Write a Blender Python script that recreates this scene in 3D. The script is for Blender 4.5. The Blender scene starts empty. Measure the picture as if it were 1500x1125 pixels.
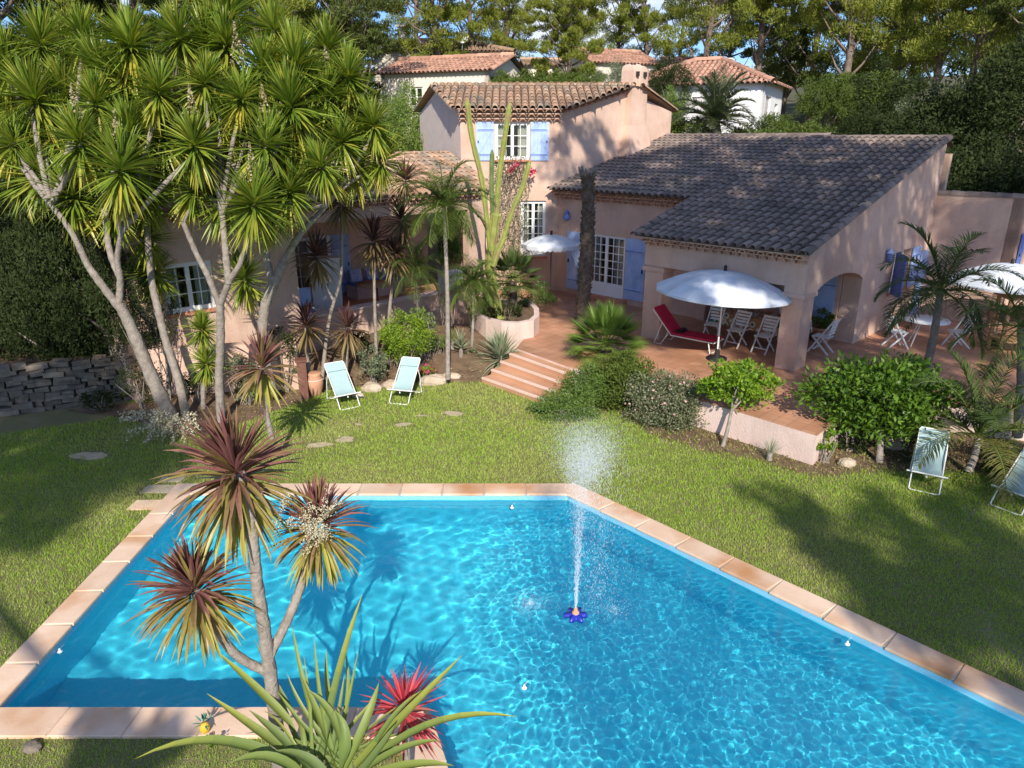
import bpy, math, random
import numpy as np
from mathutils import Vector
R = math.radians
random.seed(11)
rng = np.random.default_rng(11)
sc = bpy.context.scene
COL = sc.collection

# ------------------------------------------------------------------ camera model
CH = 6.1; PITCH = R(19.2); FP = 1041.0
cp_, sp_ = math.cos(PITCH), math.sin(PITCH)
def ray(u, v):
    cx = (u-750)/FP; cy = (v-562.5)/FP
    return cx, cp_-cy*sp_, -sp_-cy*cp_
def G(u, v, z=0.0):
    d = ray(u, v); t = (z-CH)/d[2]
    return Vector((d[0]*t, d[1]*t, z))
def at(u, v, Y):
    d = ray(u, v); t = Y/d[1]
    return Vector((d[0]*t, Y, CH+d[2]*t))
SUN = Vector((-.072, .853, -.59)).normalized()      # direction the light travels
T = 0.66                                            # terrace level

# ------------------------------------------------------------------ mesh builder
class MB:
    def __init__(s):
        s.v = []; s.n = 0; s.g = []
    def add(s, verts, faces, mi=0, age=0.0, smooth=False):
        verts = np.asarray(verts, float).reshape(-1, 3)
        groups = {}
        if isinstance(faces, np.ndarray): groups[faces.shape[1]] = faces
        else:
            for f in faces: groups.setdefault(len(f), []).append(f)
        for k, fs in groups.items():
            fs = np.asarray(fs, np.int64)+s.n
            a = np.full(len(fs), age, float) if np.isscalar(age) else np.asarray(age, float)
            s.g.append((fs, mi, a, smooth))
        s.v.append(verts); s.n += len(verts)
        return s
    def hexa(s, p, mi=0):       # p: 4 bottom then 4 top, counterclockwise
        return s.add(p, [(3,2,1,0),(4,5,6,7),(0,1,5,4),(1,2,6,5),(2,3,7,6),(3,0,4,7)], mi)
    def box(s, c, d, rz=0, mi=0, rx=0, ry=0):
        from mathutils import Euler
        e = Euler((rx, ry, rz)).to_matrix(); c = Vector(c)
        q = [(-1,-1,-1),(1,-1,-1),(1,1,-1),(-1,1,-1),(-1,-1,1),(1,-1,1),(1,1,1),(-1,1,1)]
        return s.hexa([c+e@Vector((x*d[0]/2, y*d[1]/2, z*d[2]/2)) for x, y, z in q], mi)
    def bar(s, a, b, w, h=None, mi=0):
        h = h or w; a = Vector(a); b = Vector(b); d = (b-a).normalized()
        up = Vector((0,0,1)) if abs(d.z) < .95 else Vector((0,1,0))
        x = d.cross(up).normalized()*w/2; y = x.cross(d).normalized()*h/2
        return s.hexa([a-x-y, a+x-y, b+x-y, b-x-y, a-x+y, a+x+y, b+x+y, b-x+y], mi)
    def prism(s, poly, z0, z1, mi=0, mtop=None):
        n = len(poly)
        zt = z1 if hasattr(z1, '__len__') else [z1]*n
        zb = z0 if hasattr(z0, '__len__') else [z0]*n
        v = [(p[0], p[1], zb[i]) for i, p in enumerate(poly)]+[(p[0], p[1], zt[i]) for i, p in enumerate(poly)]
        s.add(v, [(i, (i+1) % n, n+(i+1) % n, n+i) for i in range(n)]+[tuple(reversed(range(n)))], mi)
        s.add(v[n:], [tuple(range(n))], mi if mtop is None else mtop)
        return s
    def tube(s, pts, rad, n=8, mi=0, cap=True, smooth=True):
        pts = [Vector(p) for p in pts]
        if not hasattr(rad, '__len__'): rad = [rad]*len(pts)
        vs = []; prev = None
        for i, p in enumerate(pts):
            d = (pts[min(i+1, len(pts)-1)]-pts[max(i-1, 0)]).normalized()
            if prev is None:
                x = d.cross(Vector((0,0,1)));
                if x.length < .1: x = d.cross(Vector((0,1,0)))
            else: x = prev-d*prev.dot(d)
            x.normalize(); prev = x; y = d.cross(x)
            for k in range(n):
                a = 2*math.pi*k/n
                vs.append(p+x*math.cos(a)*rad[i]+y*math.sin(a)*rad[i])
        fs = []
        for i in range(len(pts)-1):
            for k in range(n):
                fs.append((i*n+k, i*n+(k+1) % n, (i+1)*n+(k+1) % n, (i+1)*n+k))
        s.add(vs, fs, mi, 0.0, smooth)
        if cap:
            s.add(vs[:n], [tuple(reversed(range(n)))], mi); s.add(vs[-n:], [tuple(range(n))], mi)
        return s
    def lathe(s, c, prof, n=16, mi=0, smooth=True, sx=1, sy=1):
        c = Vector(c); vs = []
        for r, z in prof:
            for k in range(n):
                a = 2*math.pi*k/n; vs.append(c+Vector((r*sx*math.cos(a), r*sy*math.sin(a), z)))
        fs = [(i*n+k, i*n+(k+1) % n, (i+1)*n+(k+1) % n, (i+1)*n+k) for i in range(len(prof)-1) for k in range(n)]
        return s.add(vs, fs, mi, 0.0, smooth)
    def data(s, name, mats):
        me = bpy.data.meshes.new(name)
        V = np.concatenate(s.v) if s.v else np.zeros((0,3))
        me.vertices.add(len(V)); me.vertices.foreach_set('co', V.ravel())
        idx = np.concatenate([g[0].ravel() for g in s.g])
        tot = np.concatenate([np.full(len(g[0]), g[0].shape[1]) for g in s.g])
        st = np.concatenate([[0], np.cumsum(tot)[:-1]])
        me.loops.add(len(idx)); me.loops.foreach_set('vertex_index', idx.astype(np.int32))
        me.polygons.add(len(tot)); me.polygons.foreach_set('loop_start', st.astype(np.int32))
        me.polygons.foreach_set('loop_total', tot.astype(np.int32))
        me.polygons.foreach_set('material_index', np.concatenate([np.full(len(g[0]), g[1]) for g in s.g]).astype(np.int32))
        me.polygons.foreach_set('use_smooth', np.concatenate([np.full(len(g[0]), g[3]) for g in s.g]))
        at_ = me.attributes.new('age', 'FLOAT', 'FACE')
        at_.data.foreach_set('value', np.concatenate([g[2] for g in s.g]).astype(np.float32))
        me.update(calc_edges=True)
        for m in (mats if isinstance(mats, (list, tuple)) else [mats]): me.materials.append(m)
        return me
    def build(s, name, mats, parent=None):
        o = bpy.data.objects.new(name, s.data(name, mats)); COL.objects.link(o)
        if parent is not None: place(o, parent)
        return o
def place(o, parent):
    o.parent = parent
    r = parent; off = Vector(parent.location)
    while r.parent is not None: r = r.parent; off = off+Vector(r.location)
    if not r.get('_local'): o.location = Vector(o.location)-off
def tag(o, label=None, cat=None, group=None, kind=None):
    if label: o['label'] = label
    if cat: o['category'] = cat
    if group: o['group'] = group
    if kind: o['kind'] = kind
    return o
def thing(name, label, cat, loc=(0,0,0), rz=0, group=None, local=False):
    """Empty at the thing's base. local=True: its parts are built in local coordinates."""
    o = bpy.data.objects.new(name, None); COL.objects.link(o)
    o.location = loc; o.rotation_euler = (0,0,rz)
    if local: o['_local'] = 1
    return tag(o, label, cat, group)
def struct(name, mb, mats):
    return tag(mb.build(name, mats), kind='structure')
def copy_thing(root, loc, rz=0, sc_=1.0, label=None, group=None):
    r = root.copy(); COL.objects.link(r); r.location = loc; r.rotation_euler = (0,0,rz)
    r.scale = (sc_,)*3 if not hasattr(sc_, '__len__') else sc_
    if label: r['label'] = label
    if group: r['group'] = group
    for ch in root.children:
        c = ch.copy(); COL.objects.link(c); c.parent = r
        for g in ch.children:
            d = g.copy(); COL.objects.link(d); d.parent = c
    return r

# ------------------------------------------------------------------ materials
def new_mat(name):
    m = bpy.data.materials.new(name); m.use_nodes = True
    nt = m.node_tree; b = nt.nodes['Principled BSDF']
    return m, nt, b
def N(nt, t, **kw):
    n = nt.nodes.new(t)
    for k, v in kw.items():
        if k in n.inputs: n.inputs[k].default_value = v
        else: setattr(n, k, v)
    return n
def ramp(nt, fac, stops):
    r = nt.nodes.new('ShaderNodeValToRGB'); e = r.color_ramp.elements
    while len(e) < len(stops): e.new(.5)
    for i, (p, c) in enumerate(stops):
        e[i].position = p; e[i].color = (*c, 1) if len(c) == 3 else c
    nt.links.new(fac, r.inputs[0]); return r.outputs[0]
def mix(nt, fac, a, b, mode='MIX'):
    m = nt.nodes.new('ShaderNodeMix'); m.data_type = 'RGBA'; m.blend_type = mode
    for k, x in ((0, fac), (6, a), (7, b)):
        if isinstance(x, (int, float)): m.inputs[k].default_value = x
        elif isinstance(x, tuple): m.inputs[k].default_value = (*x, 1)
        else: nt.links.new(x, m.inputs[k])
    return m.outputs[2]
def mat(name, c1, c2=None, scale=3.0, rough=.8, bump=0.0, bscale=40, metal=0, spec=.3, c3=None, scale3=.6, island=0.0, coord='Object'):
    m, nt, b = new_mat(name)
    tc = nt.nodes.new('ShaderNodeTexCoord')
    b.inputs['Roughness'].default_value = rough; b.inputs['Metallic'].default_value = metal
    b.inputs['Specular IOR Level'].default_value = spec
    if c2 is None and not island: b.inputs['Base Color'].default_value = (*c1, 1)
    else:
        c2 = c2 or c1
        n = N(nt, 'ShaderNodeTexNoise', Scale=scale, Detail=6.0, Roughness=.6); nt.links.new(tc.outputs[coord], n.inputs['Vector'])
        col = ramp(nt, n.outputs[0], [(.32, c1), (.68, c2)])
        if c3:
            n3 = N(nt, 'ShaderNodeTexNoise', Scale=scale3, Detail=4.0); nt.links.new(tc.outputs[coord], n3.inputs['Vector'])
            f = ramp(nt, n3.outputs[0], [(.5, (0,0,0)), (.68, (1,1,1))])
            col = mix(nt, f, col, c3)
        if island:
            g = nt.nodes.new('ShaderNodeNewGeometry')
            f = ramp(nt, g.outputs['Random Per Island'], [(0, (1-island,)*3), (1, (1+island,)*3)])
            col = mix(nt, 1.0, col, f, 'MULTIPLY')
        nt.links.new(col, b.inputs['Base Color'])
    if bump:
        nb = N(nt, 'ShaderNodeTexNoise', Scale=bscale, Detail=5.0); nt.links.new(tc.outputs[coord], nb.inputs['Vector'])
        bn = N(nt, 'ShaderNodeBump', Strength=bump, Distance=.02); nt.links.new(nb.outputs[0], bn.inputs['Height'])
        nt.links.new(bn.outputs[0], b.inputs['Normal'])
    return m
def leafmat(name, stops, old=None, trans=.25, rough=.45, spec=.35):
    """stops: colours across leaves; old: colour of aged leaves (attribute age)."""
    m, nt, b = new_mat(name)
    g = nt.nodes.new('ShaderNodeNewGeometry')
    n = len(stops)
    col = ramp(nt, g.outputs['Random Per Island'], [(i/max(1, n-1), c) for i, c in enumerate(stops)])
    if old:
        a = nt.nodes.new('ShaderNodeAttribute'); a.attribute_name = 'age'
        col = mix(nt, a.outputs['Fac'], col, old)
    nt.links.new(col, b.inputs['Base Color'])
    b.inputs['Roughness'].default_value = rough; b.inputs['Specular IOR Level'].default_value = spec
    tr = nt.nodes.new('ShaderNodeBsdfTranslucent'); nt.links.new(mix(nt, 1.0, col, (1.5,1.5,.7), 'MULTIPLY'), tr.inputs[0])
    ms = nt.nodes.new('ShaderNodeMixShader'); ms.inputs[0].default_value = trans
    nt.links.new(b.outputs[0], ms.inputs[1]); nt.links.new(tr.outputs[0], ms.inputs[2])
    nt.links.new(ms.outputs[0], nt.nodes['Material Output'].inputs[0])
    return m

M = {}
def stucco_mat(name, c1, c2, c3, streak=.16, bump=.6):
    m, nt, b = new_mat(name); tc = nt.nodes.new('ShaderNodeTexCoord')
    n1 = N(nt, 'ShaderNodeTexNoise', Scale=1.1, Detail=8.0, Roughness=.65); nt.links.new(tc.outputs['Object'], n1.inputs[0])
    col = ramp(nt, n1.outputs[0], [(.3, c1), (.55, c2), (.75, c3)])
    mp = N(nt, 'ShaderNodeMapping'); mp.inputs['Scale'].default_value = (1.3,1.3,.22); nt.links.new(tc.outputs['Object'], mp.inputs[0])
    n2 = N(nt, 'ShaderNodeTexNoise', Scale=1.0, Detail=6.0, Roughness=.7); nt.links.new(mp.outputs[0], n2.inputs[0])
    f = ramp(nt, n2.outputs[0], [(.35, (1-streak,1-streak*1.05,1-streak*1.1)), (.56, (1,1,1))])
    col = mix(nt, .75, col, f, 'MULTIPLY'); nt.links.new(col, b.inputs['Base Color']); b.inputs['Roughness'].default_value = .95; b.inputs['Specular IOR Level'].default_value = .15
    n3 = N(nt, 'ShaderNodeTexNoise', Scale=28.0, Detail=8.0, Roughness=.7); nt.links.new(tc.outputs['Object'], n3.inputs[0])
    bn = N(nt, 'ShaderNodeBump', Strength=bump, Distance=.03); nt.links.new(n3.outputs[0], bn.inputs['Height']); nt.links.new(bn.outputs[0], b.inputs['Normal'])
    return m
M['stucco'] = stucco_mat('stucco', (.55,.365,.275), (.665,.465,.36), (.73,.53,.42))
M['stucco_grey'] = mat('stucco_grey', (.66,.54,.48), (.74,.62,.55), 3, .95, .8, 30)  # greyish roughcast, its colour also lightened to stand in for grazing sun
M['stucco_pale'] = stucco_mat('stucco_pale', (.62,.46,.39), (.74,.57,.50), (.78,.61,.54), .2)
M['cream'] = mat('cream', (.72,.64,.52), (.78,.71,.60), 1, .9, .2)
M['white_wall'] = mat('white_wall', (.80,.79,.77), (.85,.84,.82), 1, .85, .1)
M['tile_old'] = mat('tile_old', (.36,.21,.13), (.48,.33,.22), 2.5, .9, .3, 40, c3=(.30,.26,.20), scale3=1.4, island=.28)
M['tile_dark'] = mat('tile_dark', (.185,.14,.12), (.265,.205,.17), 2.2, .95, .3, 40, c3=(.17,.145,.12), scale3=1.0, island=.24)  # right wing tiles: part of the roof's shade is put into this darker base
M['tile_red'] = mat('tile_red', (.42,.22,.15), (.50,.29,.20), 2, .85, .2, 30, island=.25)
M['underlay'] = mat('underlay', (.10,.07,.055))
M['genoise'] = mat('genoise', (.50,.28,.18), (.62,.38,.26), 4, .9, .2, island=.2)
M['white'] = mat('white', (.82,.82,.80), rough=.45)
M['white_old'] = mat('white_old', (.70,.69,.65), (.80,.79,.76), 8, .6)
M['blue'] = mat('blue', (.35,.47,.74), (.42,.54,.80), 5, .65, c3=(.29,.40,.64), scale3=2)
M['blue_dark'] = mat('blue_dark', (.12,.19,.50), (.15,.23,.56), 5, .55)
M['iron'] = mat('iron', (.02,.02,.02), rough=.6)
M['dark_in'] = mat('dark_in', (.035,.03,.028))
M['curtain'] = mat('curtain', (.62,.55,.45), (.7,.63,.54), 10, .9)
M['sill'] = mat('sill', (.48,.19,.11), (.55,.25,.15), 6, .7)
M['terra'] = mat('terra', (.46,.235,.13), (.58,.33,.20), .9, .7, .15, 30, c3=(.36,.18,.11), scale3=.4)
M['nosing'] = mat('nosing', (.70,.48,.38), (.78,.57,.47), 6, .8)
M['soil'] = mat('soil', (.10,.062,.036), (.20,.135,.085), 3, 1, 1.0, 25)
M['earth'] = mat('earth', (.40,.32,.20), (.52,.43,.29), 9, 1, .6, 40)
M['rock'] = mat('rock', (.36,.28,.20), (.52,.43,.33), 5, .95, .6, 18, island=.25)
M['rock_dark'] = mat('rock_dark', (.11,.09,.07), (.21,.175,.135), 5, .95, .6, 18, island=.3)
M['wood'] = mat('wood', (.42,.25,.12), (.52,.33,.17), 8, .7)
M['wood_dark'] = mat('wood_dark', (.14,.06,.045), (.19,.09,.06), 8, .7)
M['bark'] = mat('bark', (.20,.165,.135), (.34,.295,.25), 9, .95, 1.0, 30)
M['bark_pine'] = mat('bark_pine', (.12,.085,.065), (.26,.20,.16), 4, .95, .8, 12)
M['bark_palm'] = mat('bark_palm', (.07,.052,.04), (.18,.14,.105), 9, 1, 1.0, 22)
M['chimney_dark'] = M['iron']
M['glass'] = mat('glass', (.03,.035,.04), rough=.06, spec=.8)
M['sling'] = mat('sling', (.33,.46,.46), (.37,.50,.50), 4, .8, .2, 300)
M['frame_w'] = mat('frame_w', (.78,.77,.72), rough=.4)
M['red'] = mat('red', (.42,.012,.045), (.5,.02,.06), 5, .8, .2, 200)
M['canvas'] = mat('canvas', (.60,.64,.68), (.68,.71,.74), 2, .9, .4, 6, c3=(.55,.58,.60), scale3=1.5)
M['teal'] = mat('teal', (.02,.30,.27), rough=.9)
M['clay'] = mat('clay', (.50,.25,.15), (.6,.33,.2), 6, .85, .3)
M['navy'] = mat('navy', (.015,.03,.35), rough=.35, spec=.5)
M['cushion'] = mat('cushion', (.12,.2,.5), (.6,.62,.7), 14, .9)
M['metal'] = mat('metal', (.55,.55,.55), rough=.35, metal=.8)
# foliage
M['yucca'] = leafmat('yucca_leaf', [(.085,.15,.018), (.19,.27,.03), (.13,.20,.025), (.28,.35,.045)], old=(.52,.42,.06), trans=.22, rough=.38, spec=.45)
M['cordy'] = leafmat('cordyline_leaf', [(.20,.075,.075), (.30,.13,.12), (.15,.06,.06), (.27,.19,.08)], old=(.36,.34,.06), trans=.22, rough=.42, spec=.4)
M['cordy_dark'] = leafmat('cordyline_dark_leaf', [(.075,.028,.03), (.12,.045,.04), (.06,.03,.03), (.15,.07,.05)], old=(.24,.18,.07), trans=.2)
M['cordy_red'] = leafmat('cordyline_red_leaf', [(.55,.05,.08), (.66,.12,.14), (.42,.03,.07), (.6,.2,.16)], old=(.2,.05,.05), trans=.3)
M['agave'] = leafmat('agave_leaf', [(.13,.19,.05), (.19,.245,.06), (.12,.17,.055), (.22,.26,.05)], old=(.40,.38,.05), trans=.15, rough=.5)
M['yucca_grey'] = leafmat('grey_agave_leaf', [(.20,.25,.15), (.27,.32,.20), (.16,.21,.12)], old=(.38,.33,.2), trans=.12)
M['palm'] = leafmat('palm_leaf', [(.075,.12,.022), (.13,.19,.035), (.10,.15,.03)], old=(.32,.26,.07), trans=.25)
M['palm_dark'] = leafmat('palm_dark_leaf', [(.05,.085,.022), (.085,.13,.03), (.07,.10,.03)], old=(.22,.20,.06), trans=.2)
M['fanpalm'] = leafmat('fan_palm_leaf', [(.11,.19,.03), (.17,.26,.04), (.09,.16,.035)], old=(.33,.30,.1), trans=.25)
M['citrus'] = leafmat('citrus_leaf', [(.10,.20,.015), (.18,.30,.02), (.24,.36,.03), (.07,.15,.015)], trans=.3, rough=.5, spec=.35)
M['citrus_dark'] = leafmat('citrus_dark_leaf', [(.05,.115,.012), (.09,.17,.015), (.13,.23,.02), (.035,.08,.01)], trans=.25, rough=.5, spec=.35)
M['bushbright'] = leafmat('bright_bush_leaf', [(.17,.27,.02), (.26,.36,.03), (.12,.21,.02)], trans=.3)
M['rosemary'] = leafmat('rosemary_leaf', [(.09,.16,.03), (.15,.23,.045), (.08,.13,.03)], trans=.15)
M['greyleaf'] = leafmat('grey_leaf', [(.13,.16,.075), (.20,.22,.12), (.10,.12,.055), (.25,.24,.15)], trans=.15)
M['pinkflower'] = leafmat('pink_flower', [(.55,.30,.30), (.65,.42,.38), (.5,.22,.2)], trans=.2)
M['magenta'] = leafmat('magenta_flower', [(.55,.03,.10), (.65,.06,.2), (.5,.02,.06)], trans=.3)
M['creamflower'] = leafmat('cream_flower', [(.56,.50,.34), (.66,.60,.44), (.45,.38,.22)], trans=.15)
M['pine'] = leafmat('pine_needles', [(.16,.19,.025), (.28,.30,.04), (.21,.24,.032), (.11,.14,.02)], trans=.3, rough=.6)
M['pine_dark'] = leafmat('pine_dark_needles', [(.06,.085,.018), (.11,.135,.025), (.08,.10,.02)], trans=.2, rough=.6)
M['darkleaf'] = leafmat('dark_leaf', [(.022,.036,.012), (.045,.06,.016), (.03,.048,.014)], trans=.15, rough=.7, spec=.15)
M['midleaf'] = leafmat('mid_leaf', [(.06,.095,.018), (.12,.16,.028), (.08,.12,.02)], trans=.2, rough=.6, spec=.2)
M['lightleaf'] = leafmat('light_leaf', [(.13,.20,.035), (.19,.26,.05), (.10,.16,.03)], trans=.25)
M['olive'] = leafmat('olive_leaf', [(.13,.16,.085), (.19,.22,.13), (.10,.125,.06)], trans=.15)
M['cactus'] = mat('cactus', (.19,.23,.05), (.33,.34,.09), 6, .7, .5, 30, c3=(.26,.20,.09), scale3=3)
M['cactus_green'] = mat('cactus_green', (.10,.15,.05), (.17,.22,.08), 5, .6, .2)

# ------------------------------------------------------------------ foliage helpers
UP = np.array([0,0,1.0])
def nrm(a): return a/np.maximum(1e-9, np.linalg.norm(a, axis=-1, keepdims=True))
def rdir(n):
    return nrm(rng.normal(size=(n, 3)))
def blades(mb, base, dirs, length, width, droop, age=0.0, segs=4, fold=.25, mi=0, prof=None, twist=0):
    """Tapered strap leaves with a V cross-section; droop bends them towards the ground."""
    n = len(base); base = np.asarray(base, float); d = nrm(np.asarray(dirs, float))
    length = np.broadcast_to(length, (n,)).astype(float); width = np.broadcast_to(width, (n,)).astype(float)
    droop = np.broadcast_to(droop, (n,)).astype(float)
    prof = prof or [.55, 1.0, .9, .6, 0.03]
    pf = np.interp(np.linspace(0, 1, segs+1), np.linspace(0, 1, len(prof)), prof)
    side = np.cross(d, UP); bad = np.linalg.norm(side, axis=1) < .15
    side[bad] = np.cross(d[bad], np.array([1.0,.2,0])); side = nrm(side+rng.normal(size=(n,3))*twist)
    p = base.copy(); V = np.zeros((n, segs+1, 3, 3))
    for i in range(segs+1):
        s_ = nrm(side-d*np.sum(side*d, 1, keepdims=True)); nn = np.cross(s_, d)
        w = (width*pf[i]/2)[:, None]
        V[:, i, 0] = p-s_*w+nn*w*fold; V[:, i, 1] = p-nn*w*fold; V[:, i, 2] = p+s_*w+nn*w*fold
        p = p+d*(length/segs)[:, None]
        dd = d.copy(); dd[:, 2] -= droop/segs*(.5+i/segs); d = nrm(dd)
    q = []
    for i in range(segs):
        for k in range(2): q.append((i*3+k, i*3+k+1, (i+1)*3+k+1, (i+1)*3+k))
    q = np.array(q); F = (q[None]+(np.arange(n)*(segs+1)*3)[:, None, None]).reshape(-1, 4)
    A = np.repeat(np.broadcast_to(age, (n,)), len(q))
    mb.add(V.reshape(-1, 3), F, mi, A)
def cards(mb, c, d, length, width, mi=0, age=0.0, nrm_hint=None):
    """Small diamond leaves."""
    n = len(c); d = nrm(d)
    h = rdir(n) if nrm_hint is None else nrm_hint
    s_ = nrm(np.cross(d, h)); L = np.broadcast_to(length, (n,))[:, None]; W = np.broadcast_to(width, (n,))[:, None]
    V = np.stack([c-d*L*.5, c+s_*W*.5-d*L*.05, c+d*L*.5, c-s_*W*.5-d*L*.05], 1)
    F = np.arange(n*4).reshape(n, 4)
    mb.add(V.reshape(-1, 3), F, mi, np.broadcast_to(age, (n,)).copy())
def rosette(mb, c, n, L, W, lo=-75, hi=86, droop=.5, old_from=-5, mi=0, segs=4, tiltdir=None, spread=.08, prof=None, fold=.25, tipcurl=1.0):
    """Head of strap leaves; the lowest hang and are the oldest."""
    el = R(lo)+(R(hi)-R(lo))*rng.random(n)**.85
    az = rng.random(n)*2*math.pi
    d = np.stack([np.cos(el)*np.cos(az), np.cos(el)*np.sin(az), np.sin(el)], 1)
    if tiltdir is not None: d = nrm(d+np.array(tiltdir)*.35)
    age = np.clip((R(old_from)-el)/R(55), 0, 1)*rng.uniform(.4, 1.15, n)+rng.random(n)**6*.6
    ln = L*rng.uniform(.72, 1.05, n)*np.interp(el, [R(lo), 0, R(hi)], [.95, 1, .78])
    base = np.array(c)[None]+d*.04+UP[None]*(np.interp(el, [R(lo), R(hi)], [-L*.28, L*.06]))[:, None]
    blades(mb, base, d, ln, W*rng.uniform(.8, 1.15, n), droop*rng.uniform(.3, 1.3, n)*np.cos(el)*tipcurl, np.clip(age, 0, 1), segs, fold, mi, prof, twist=.12)
def cloud(mb, c, r, n, L, W, mi=0, shell=.55, up=.35, flat=1.0, rnd=.8):
    """Leaves through the outer part of an ellipsoid."""
    c = np.array(c, float); r = np.array(r if hasattr(r, '__len__') else (r, r, r), float)
    u = rdir(n); rr = (shell+(1-shell)*rng.random(n)**.6)[:, None]
    p = c+u*r*rr
    d = nrm(u+rdir(n)*rnd+UP*up)
    cards(mb, p, d, L*rng.uniform(.6, 1.2, n), W*rng.uniform(.7, 1.2, n), mi)
def blob_cloud(mb, c, r, nclump, nleaf, L, W, mi=0, cr=.38, up=.3, hollow=.5, mis=None):
    """Uneven crown: many overlapping small leaf clumps spread over an ellipsoid."""
    c = np.array(c, float); r = np.array(r, float)
    for i in range(nclump):
        u = rdir(1)[0]; k = rng.uniform(hollow, 1.0)
        cc = c+u*r*k*np.array([1,1,1])
        q = r*cr*rng.uniform(.55, 1.25)
        cloud(mb, cc, np.minimum(q, q.mean()*1.3), int(nleaf*rng.uniform(.6, 1.3)), L, W, mi if mis is None else int(rng.choice(mis)), .3, up)
def palm_frond(mb, base, az, el, L, droop, nl, ll, lw, mi=0, mr=1, hang=.5, age=0.0, rr=.02, V_=.35):
    base = Vector(base); d = Vector((math.cos(el)*math.cos(az), math.cos(el)*math.sin(az), math.sin(el)))
    pts = [base.copy()]; ds = [d.copy()]; K = 12
    for i in range(K):
        pts.append(pts[-1]+d*(L/K)); d = (d+Vector((0,0,-droop/K*(.4+1.4*i/K)))).normalized(); ds.append(d.copy())
    mb.tube(pts, [rr*(1-.8*i/K) for i in range(K+1)], 4, mr, False)
    tt = np.linspace(.14, .995, nl); P = np.array([list(p) for p in pts]); D = np.array([list(p) for p in ds])
    pos = np.stack([np.interp(tt*K, np.arange(K+1), P[:, k]) for k in range(3)], 1)
    dd = nrm(np.stack([np.interp(tt*K, np.arange(K+1), D[:, k]) for k in range(3)], 1))
    side = nrm(np.cross(dd, UP)+1e-6); nn = np.cross(side, dd)
    for sgn in (-1, 1):
        ldir = nrm(side*sgn+dd*(.35+.6*tt[:, None])+nn*V_+rng.normal(size=(nl,3))*.12)
        ln = ll*np.sin(np.clip(tt*.85+.12, 0, 1)*math.pi)**.6*rng.uniform(.85, 1.1, nl)
        blades(mb, pos, ldir, ln, lw, hang*rng.uniform(.6, 1.4, nl), age, 3, .2, mi, [.6, 1, .7, .05])
def limb(mb, a, b, r0, r1, mi=0, bend=.12, n=6, sides=7):
    a = Vector(a); b = Vector(b); L = (b-a).length
    o1 = Vector(rng.normal(size=3))*L*bend
    pts = []
    for i in range(n+1):
        t = i/n; pts.append(a.lerp(b, t)+o1*math.sin(t*math.pi)*.5)
    mb.tube(pts, [r0+(r1-r0)*i/n for i in range(n+1)], sides, mi)
    return pts

# ================================================================== SETTING
POOL = [(-5.8,6.33), (-.95,6.33), (-.45,4.9), (.6,1.0), (10.5,1.0), (1.0,11.42), (-5.8,11.42)]
WATER_Z = -.10
def offset_poly(poly, d):
    out = []; n = len(poly)
    for i in range(n):
        p0, p1, p2 = Vector(poly[i-1]), Vector(poly[i]), Vector(poly[(i+1) % n])
        a = (p1-p0).normalized(); b = (p2-p1).normalized()
        na = Vector((a.y, -a.x)); nb = Vector((b.y, -b.x)); k = (na+nb)
        k = k/max(.3, k.length_squared)*2
        out.append((p1.x+k.x*d, p1.y+k.y*d))
    return out
COPO = offset_poly(POOL, .385)
COPM = offset_poly(POOL, .345)
def inside(poly, x, y):
    c = False; n = len(poly); j = n-1
    for i in range(n):
        xi, yi = poly[i]; xj, yj = poly[j]
        if (yi > y) != (yj > y) and x < (xj-xi)*(y-yi)/(yj-yi)+xi: c = not c
        j = i
    return c
def inside_np(poly, x, y):
    c = np.zeros(x.shape, bool); n = len(poly); j = n-1
    for i in range(n):
        xi, yi = poly[i]; xj, yj = poly[j]
        if yi != yj: c ^= ((yi > y) != (yj > y)) & (x < (xj-xi)*(y-yi)/(yj-yi)+xi)
        j = i
    return c
def holed_sheet(outer, inner, z):
    import bmesh
    bm = bmesh.new(); ed = []
    for poly in (outer, inner):
        vs = [bm.verts.new((x, y, z)) for x, y in poly]
        ed += [bm.edges.new((vs[i], vs[(i+1) % len(vs)])) for i in range(len(vs))]
    bmesh.ops.triangle_fill(bm, use_beauty=True, edges=ed, normal=(0,0,1))
    bm.verts.index_update()
    V = [v.co[:] for v in bm.verts]; F = [tuple(v.index for v in f.verts) for f in bm.faces]
    bm.normal_update(); F = [f if bm_f.normal.z > 0 else f[::-1] for f, bm_f in zip(F, bm.faces)]
    bm.free(); return V, F

# lawn
def lawn_mat():
    m, nt, b = new_mat('lawn')
    tc = nt.nodes.new('ShaderNodeTexCoord')
    n1 = N(nt, 'ShaderNodeTexNoise', Scale=60.0, Detail=4.0); n2 = N(nt, 'ShaderNodeTexNoise', Scale=.9, Detail=5.0)
    for n in (n1, n2): nt.links.new(tc.outputs['Object'], n.inputs['Vector'])
    c1 = ramp(nt, n1.outputs[0], [(.3, (.15,.15,.05)), (.7, (.24,.21,.10))])
    f = ramp(nt, n2.outputs[0], [(.55, (0,0,0)), (.75, (1,1,1))])
    nt.links.new(mix(nt, f, c1, (.32,.26,.16)), b.inputs['Base Color'])
    b.inputs['Roughness'].default_value = 1
    bn = N(nt, 'ShaderNodeBump', Strength=1.0, Distance=.03); nt.links.new(n1.outputs[0], bn.inputs['Height']); nt.links.new(bn.outputs[0], b.inputs['Normal'])
    return m
M['lawn'] = lawn_mat()
M['hill'] = mat('hill', (.05,.055,.02), (.13,.11,.055), .6, 1, .8, 3)
V, F = holed_sheet([(-24,-14), (24,-14), (24,31), (-24,31)], COPM, 0.0)
struct('lawn', MB().add(V, F), M['lawn'])
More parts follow.
